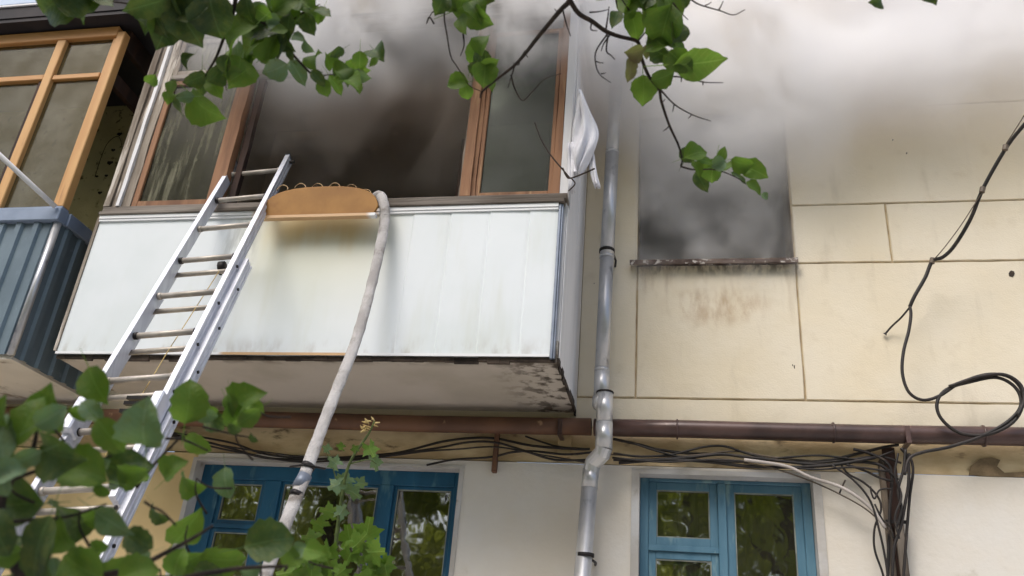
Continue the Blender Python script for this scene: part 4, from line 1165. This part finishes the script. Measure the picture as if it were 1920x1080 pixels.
# ---- leafy shrub close to the camera, low on the left
D3 = 1.35
sh = thing('leafy_shrub', at(150, 1400, dist=2.2), 'broad leaved green shrub in front of the ladder foot', 'shrub')
twig([(160, 1400, 2.0), (120, 1250, 1.7), (30, 1060), (0, 960), (20, 900), (60, 845), (70, 800)], D3, .012, .002, sh)
twig([(60, 1150, 1.6), (180, 1085), (245, 1070), (300, 1042), (360, 1010), (400, 985)], D3, .006, .002, sh)
twig([(200, 1150, 1.6), (330, 1090), (420, 1070), (470, 1064), (540, 1062)], D3, .005, .002, sh)
twig([(20, 900), (80, 880), (140, 870), (210, 855)], D3, .003, .0015, sh)
twig([(0, 980), (60, 975), (130, 968), (200, 945)], D3, .003, .0015, sh)
twig([(270, 940), (285, 950), (305, 960), (330, 985)], D3, .002, .0015, sh)
twig([(255, 915), (290, 870), (330, 828), (350, 808)], D3 + .3, .003, .0015, sh)
twig([(310, 822), (345, 825), (390, 845)], D3 + .3, .0025, .0015, sh)
twig([(380, 800), (440, 815), (480, 822)], D3 + .3, .002, .001, sh)
E_ = [(24, 785, 96, 95, 'leaf'), (58, 790, 95, 70, 'leaf'), (4, 830, 110, 85, 'leaf_grey'), (92, 765, 108, 80, 'leaf'), (122, 848, 108, 350, 'leaf_dark'), (48, 858, 66, 200, 'leaf_grey'), (185, 724, 92, 300, 'leaf'), (207, 817, 84, 305, 'leaf'), (172, 772, 60, 320, 'leaf_grey'), (276, 790, 104, 80, 'leaf_grey'), (247, 893, 92, 25, 'leaf_dark'), (160, 893, 92, 170, 'leaf'), (38, 948, 95, 185, 'leaf_dark'), (150, 958, 110, 350, 'leaf_dark'), (215, 980, 90, 330, 'leaf_grey'), (262, 1012, 62, 325, 'leaf_dark'), (80, 1024, 110, 260, 'leaf_dark'), (18, 1045, 88, 240, 'leaf_dark'), (158, 1062, 86, 150, 'leaf'), (46, 1074, 84, 20, 'leaf_dark'), (108, 1055, 90, 280, 'leaf_dark'), (215, 1068, 76, 20, 'leaf'),
      (351, 752, 90, 85, 'leaf'), (475, 758, 84, 40, 'leaf'), (331, 882, 56, 40, 'leaf'), (368, 897, 64, 335, 'leaf'), (352, 985, 110, 50, 'leaf'), (348, 1045, 84, 200, 'leaf'), (420, 1044, 88, 355, 'leaf'), (505, 1018, 92, 5, 'leaf_dark'), (304, 958, 52, 325, 'leaf_dark'), (440, 802, 28, 330, 'leaf_dark'), (477, 820, 24, 320, 'leaf_dark'), (372, 832, 66, 335, 'leaf'), (427, 905, 66, 285, 'leaf_grey'), (404, 792, 48, 320, 'leaf_dark'), (470, 1062, 54, 20, 'leaf_grey'), (10, 900, 60, 280, 'leaf_grey'), (0, 1000, 90, 300, 'leaf_dark'), (300, 1066, 70, 350, 'leaf_dark'), (260, 1080, 70, 10, 'leaf'), (392, 1074, 60, 340, 'leaf_dark'), (128, 1000, 70, 290, 'leaf'), (20, 860, 80, 300, 'leaf')]
for k in range(26):
    q = rl.choice(E_)
    E_.append((q[0] + rl.gauss(0, 30), q[1] + rl.gauss(0, 28), rl.uniform(34, 66), rl.uniform(180, 400), rl.choice(('leaf', 'leaf_bright', 'leaf_grey'))))
for k in range(16):
    q = rl.choice(E_); a_ = rl.uniform(.2, 2.6)
    twig([(q[0], q[1]), (q[0] - 30 * math.cos(a_), q[1] + 30 * math.sin(a_)), (q[0] - 70 * math.cos(a_ + .3), q[1] + 70 * math.sin(a_ + .3))], D3 + (.3 if q[0] > 290 else 0), .0012, .0022, sh)
for a in E_: leaf(a[0], a[1], a[2] * .86, a[3], D3 + (.3 if a[0] > 290 else 0), sh, a[4], roll=rl.uniform(-38, 38), pitch=rl.uniform(-25, 25), meshes=ROUND if rl.random() < .75 else LEAF)

# ---- young sapling under the hose
D4 = 3.4
sp = thing('maple_sapling', Vector((at(620, 1200, dist=D4).x, at(620, 1200, dist=D4).y, 0)), 'bright green young sapling growing before the wide blue window', 'sapling')
g0 = at(620, 1200, dist=D4)
MB().tube(smooth_line([Vector((g0.x, g0.y, 0)), Vector((g0.x + .03, g0.y, .7)), g0, at(628, 1040, dist=D4), at(640, 940, dist=D4), at(655, 870, dist=D4), at(690, 815, dist=D4), at(702, 790, dist=D4)], 6), [.012 - .0002 * i for i in range(43)], 6).build('stem', 'green_stem', sp, smooth=True)
twig([(640, 940), (625, 880), (610, 845)], D4, .003, .0015, sp, 'green_stem')
twig([(655, 870), (690, 862), (706, 870)], D4, .003, .0015, sp, 'green_stem')
F_ = []
rq = random.Random(5)
for k in range(30):
    px = rq.gauss(632, 42); py = 1100 - abs(rq.gauss(0, 60)) - rq.random() * 25
    if py < 1010 + abs(px - 660) * .5: py = 1050 + rq.random() * 40
    F_.append((px, py, rq.uniform(26, 46), rq.uniform(0, 360), rq.choice(('leaf_bright', 'leaf_bright', 'leaf'))))
F_ += [(688, 1000, 52, 80, 'leaf_bright'), (655, 1008, 48, 100, 'leaf_bright'), (700, 1035, 46, 10, 'leaf_bright'), (670, 1020, 50, 45, 'leaf_bright'),
      (646, 902, 36, 140, 'leaf_grey'), (662, 922, 36, 330, 'leaf_grey'), (628, 868, 28, 140, 'leaf_grey'), (614, 842, 20, 150, 'leaf_grey'), (694, 842, 30, 300, 'leaf_bright'), (703, 866, 32, 290, 'leaf_grey'), (676, 905, 26, 350, 'leaf_grey'), (632, 910, 30, 200, 'leaf_grey'), (666, 842, 16, 120, 'leaf'), (640, 838, 18, 160, 'leaf'), (618, 960, 34, 160, 'leaf'), (600, 985, 34, 150, 'leaf'), (585, 1010, 34, 170, 'leaf'), (640, 960, 28, 60, 'leaf_grey')]
for a in F_: leaf(a[0], a[1], a[2], a[3], D4, sp, a[4], roll=rl.uniform(-35, 35), pitch=rl.uniform(-25, 25), meshes=JAG)
for k in range(16):
    px, py = 676 + 34 * rq.random(), 0
    py = 812 - (px - 676) * .9 + rq.uniform(-8, 8)
    p = at(px, py, dist=D4); a = math.radians(rq.uniform(-30, 200)); d = RIGHT * math.cos(a) + UP * math.sin(a) * .8
    MB().tube([p, p + d * .012, p + d * .026], [.002, .0042, .0012], 5).build('seed_head', 'dry', sp)

# ------------------------------------------------------------------ trees behind the camera, seen mirrored in the panes
def tree(x, y, h, r, seed, label):
    rr = np.random.default_rng(seed)
    t = thing('garden_tree', (x, y, 0), label, 'tree', 'trees across the yard')
    MB().tube([(x, y, 0), (x + .1, y, h * .25), (x - .05, y + .1, h * .5), (x + .1, y, h * .8)], [.28, .2, .14, .05], 10).build('trunk', 'bark', t, smooth=True)
    for k in range(6):
        a = k * 1.05 + seed
        MB().tube([(x, y, h * (.3 + .06 * k)), (x + math.cos(a) * r * .5, y + math.sin(a) * r * .5, h * (.42 + .07 * k)), (x + math.cos(a) * r * .9, y + math.sin(a) * r * .9, h * (.5 + .07 * k))], [.1, .06, .02], 7).build('limb', 'bark', t, smooth=True)
    nc = 80
    c = rr.normal(size=(nc, 3)); c /= np.linalg.norm(c, axis=1)[:, None]
    c *= (rr.random(nc) ** .4)[:, None] * np.array([r, r, h * .44]); c += np.array([x, y, h * .52])
    n = 2600 if seed in (3, 5) else 6000
    idx = rr.integers(0, nc, n)
    p = c[idx] + rr.normal(size=(n, 3)) * np.array([.42, .42, .36])
    u = rr.normal(size=(n, 3)); u /= np.linalg.norm(u, axis=1)[:, None]
    q = rr.normal(size=(n, 3)); q -= (q * u).sum(1)[:, None] * u; q /= np.linalg.norm(q, axis=1)[:, None]
    s_ = rr.uniform(.12, .24, n)[:, None]
    V = np.stack([p - u * s_, p + q * s_ * .55, p + u * s_, p - q * s_ * .55], 1).reshape(-1, 3)
    me = bpy.data.meshes.new('crown')
    me.from_pydata(V.tolist(), [], np.arange(4 * n).reshape(-1, 4).tolist()); me.update()
    me.materials.append(MAT['crown'])
    link('crown', me, t)
for a in ((-9.0, -15, 17, 3.4, 1, 'broad tree across the yard mirrored in the wide blue window'), (-3.6, -17, 19, 3.4, 2, 'tall tree across the yard mirrored at the edge of the wide blue window'), (2.6, -16, 15, 2.8, 3, 'tree across the yard mirrored in the light blue window'), (.2, -19, 18, 3.6, 5, 'tall tree across the yard standing behind the row'), (-6.6, -19, 20, 3.6, 6, 'dense tree across the yard between the two tallest ones'), (-15, -16, 17, 3.4, 4, 'farther tree across the yard at the end of the row')):
    tree(*a)


def treeline():
    rr = np.random.default_rng(9); n = 9000
    x_ = rr.uniform(-34, 22, n); y_ = -27 + rr.normal(size=n) * 1.2
    top_ = 9.5 + 2.5 * np.sin(x_ * .7) + 1.5 * np.sin(x_ * 1.9 + 1)
    p = np.stack([x_, y_, rr.random(n) ** .8 * top_], 1)
    u = rr.normal(size=(n, 3)); u /= np.linalg.norm(u, axis=1)[:, None]
    q = rr.normal(size=(n, 3)); q -= (q * u).sum(1)[:, None] * u; q /= np.linalg.norm(q, axis=1)[:, None]
    s_ = rr.uniform(.25, .5, n)[:, None]
    V = np.stack([p - u * s_, p + q * s_ * .6, p + u * s_, p - q * s_ * .6], 1).reshape(-1, 3)
    me = bpy.data.meshes.new('treeline')
    me.from_pydata(V.tolist(), [], np.arange(4 * n).reshape(-1, 4).tolist()); me.update()
    me.materials.append(MAT['crown'])
    o_ = link('treeline', me); o_['kind'] = 'stuff'
    tag(o_, 'mass of yellow green trees beyond the yard mirrored in the panes', 'trees')


treeline()

# ------------------------------------------------------------------ smoke
def smoke():
    N = NT("grey_smoke")
    x, y, z = N.sep()
    wv = N.vmath('SUBTRACT', N.noise(.8, 1, color=True), (.5, .5, .5))
    sc = N.n("ShaderNodeVectorMath", operation='SCALE'); N.put(sc.inputs[0], wv); sc.inputs["Scale"].default_value = 1.1
    P = N.vmath('ADD', N.co, sc.outputs[0])
    wx, wy, wz = N.sep(P)
    n1 = N.noise(1.5, 4, (1, 1, .7), None, .6, vec=P)
    n2 = N.noise(2.9, 4, (1, 1, .8), (3, 1, 2), .6, vec=P)
    # rising veil outside: its lower edge is highest on the right
    lift = N.math('MULTIPLY', N.math('MAXIMUM', N.math('SUBTRACT', wx, .6), 0), .10)
    h = N.math('SUBTRACT', wz, N.math('ADD', lift, 5.55))
    v = N.ramp(h, 0, .95)
    v = N.math('MULTIPLY', v, N.ramp(wx, -4.0, -2.4))
    # it hugs the wall, and bulges out in front of the balcony
    reach = N.math('ADD', y, N.ramp(wx, -.15, -.85, 0, 1.1))
    hug = N.ramp(reach, -.85, -.35)
    v = N.math('MULTIPLY', v, hug)
    v = N.math('MULTIPLY', v, N.ramp(z, 8.4, 7.4))
    v = N.math('MULTIPLY', v, N.ramp(n1, .40, .60, .1, 1.8))
    dens = N.math('MULTIPLY', v, 5.5)
    ur = N.math('MULTIPLY', N.ramp(wz, 5.3, 7.3), N.ramp(wx, -.4, 2.2))
    ur = N.math('MULTIPLY', ur, N.math('MULTIPLY', hug, N.ramp(z, 8.4, 7.4)))
    dens = N.math('ADD', dens, N.math('MULTIPLY', ur, 4.0))
    # inside the balcony and its room: thin, brown
    inb = N.math('MULTIPLY', N.math('MULTIPLY', N.ramp(y, -1.1, -.8), N.ramp(x, -4.2, -3.4)), N.ramp(x, -.82, -.9))
    inb = N.math('MULTIPLY', N.math('MULTIPLY', inb, N.ramp(wz, 4.7, 6.0)), N.ramp(n1, .4, .62, .05, 1.7))
    dens = N.math('ADD', dens, N.math('MULTIPLY', inb, 1.3))
    # inside the burnt window and curling out of it
    w2 = N.math('MULTIPLY', N.math('MULTIPLY', N.ramp(y, -.16, .06), N.ramp(x, -.36, -.3)), N.ramp(x, .9, .86))
    w2 = N.math('MULTIPLY', w2, N.ramp(n2, .40, .64, .12, 2.8))
    dens = N.math('ADD', dens, N.math('MULTIPLY', w2, 2.6))
    pl = N.math('MULTIPLY', N.math('MULTIPLY', N.ramp(y, -.55, -.1), N.ramp(wx, -.5, .0)), N.math('MULTIPLY', N.ramp(wx, 1.5, .6), N.ramp(wz, 5.15, 5.95)))
    pl = N.math('MULTIPLY', pl, N.ramp(n1, .3, .65, .1, 1.6))
    dens = N.math('ADD', dens, N.math('MULTIPLY', pl, 2.8))
    vol = N.n("ShaderNodeVolumePrincipled")
    inside = N.math('MULTIPLY', N.ramp(y, -1.15, -.7), N.ramp(x, -.4, -.9))
    inside = N.math('MULTIPLY', inside, N.ramp(wz, 6.4, 5.9))
    # fresh smoke at the openings is sootier than the veil it thins into
    fresh = N.math('MAXIMUM', N.math('MULTIPLY', N.math('MULTIPLY', N.ramp(wx, -.7, -.2), N.ramp(wx, 1.7, .9)), N.ramp(wz, 6.9, 5.7)), N.math('MULTIPLY', N.ramp(wx, -.9, -1.4), N.ramp(wz, 6.9, 6.0)))
    base = N.mix(fresh, (.985, .982, .985, 1), (.9, .9, .905, 1))
    N.put(vol.inputs["Color"], N.mix(inside, base, (.74, .66, .58, 1)))
    vol.inputs["Anisotropy"].default_value = .1
    N.put(vol.inputs["Density"], dens)
    N.t.links.new(vol.outputs[0], N.out.inputs["Volume"])
    N.m.cycles.volume_step_rate = .25
    MAT['smoke'] = N.m


smoke()
sm = MB().box((-4.25, -2.0, 4.55), (5.2, 1.6, 8.6)).build('smoke', 'smoke')
sm['kind'] = 'stuff'
tag(sm, 'grey white smoke pouring from the burnt balcony and window', 'smoke')
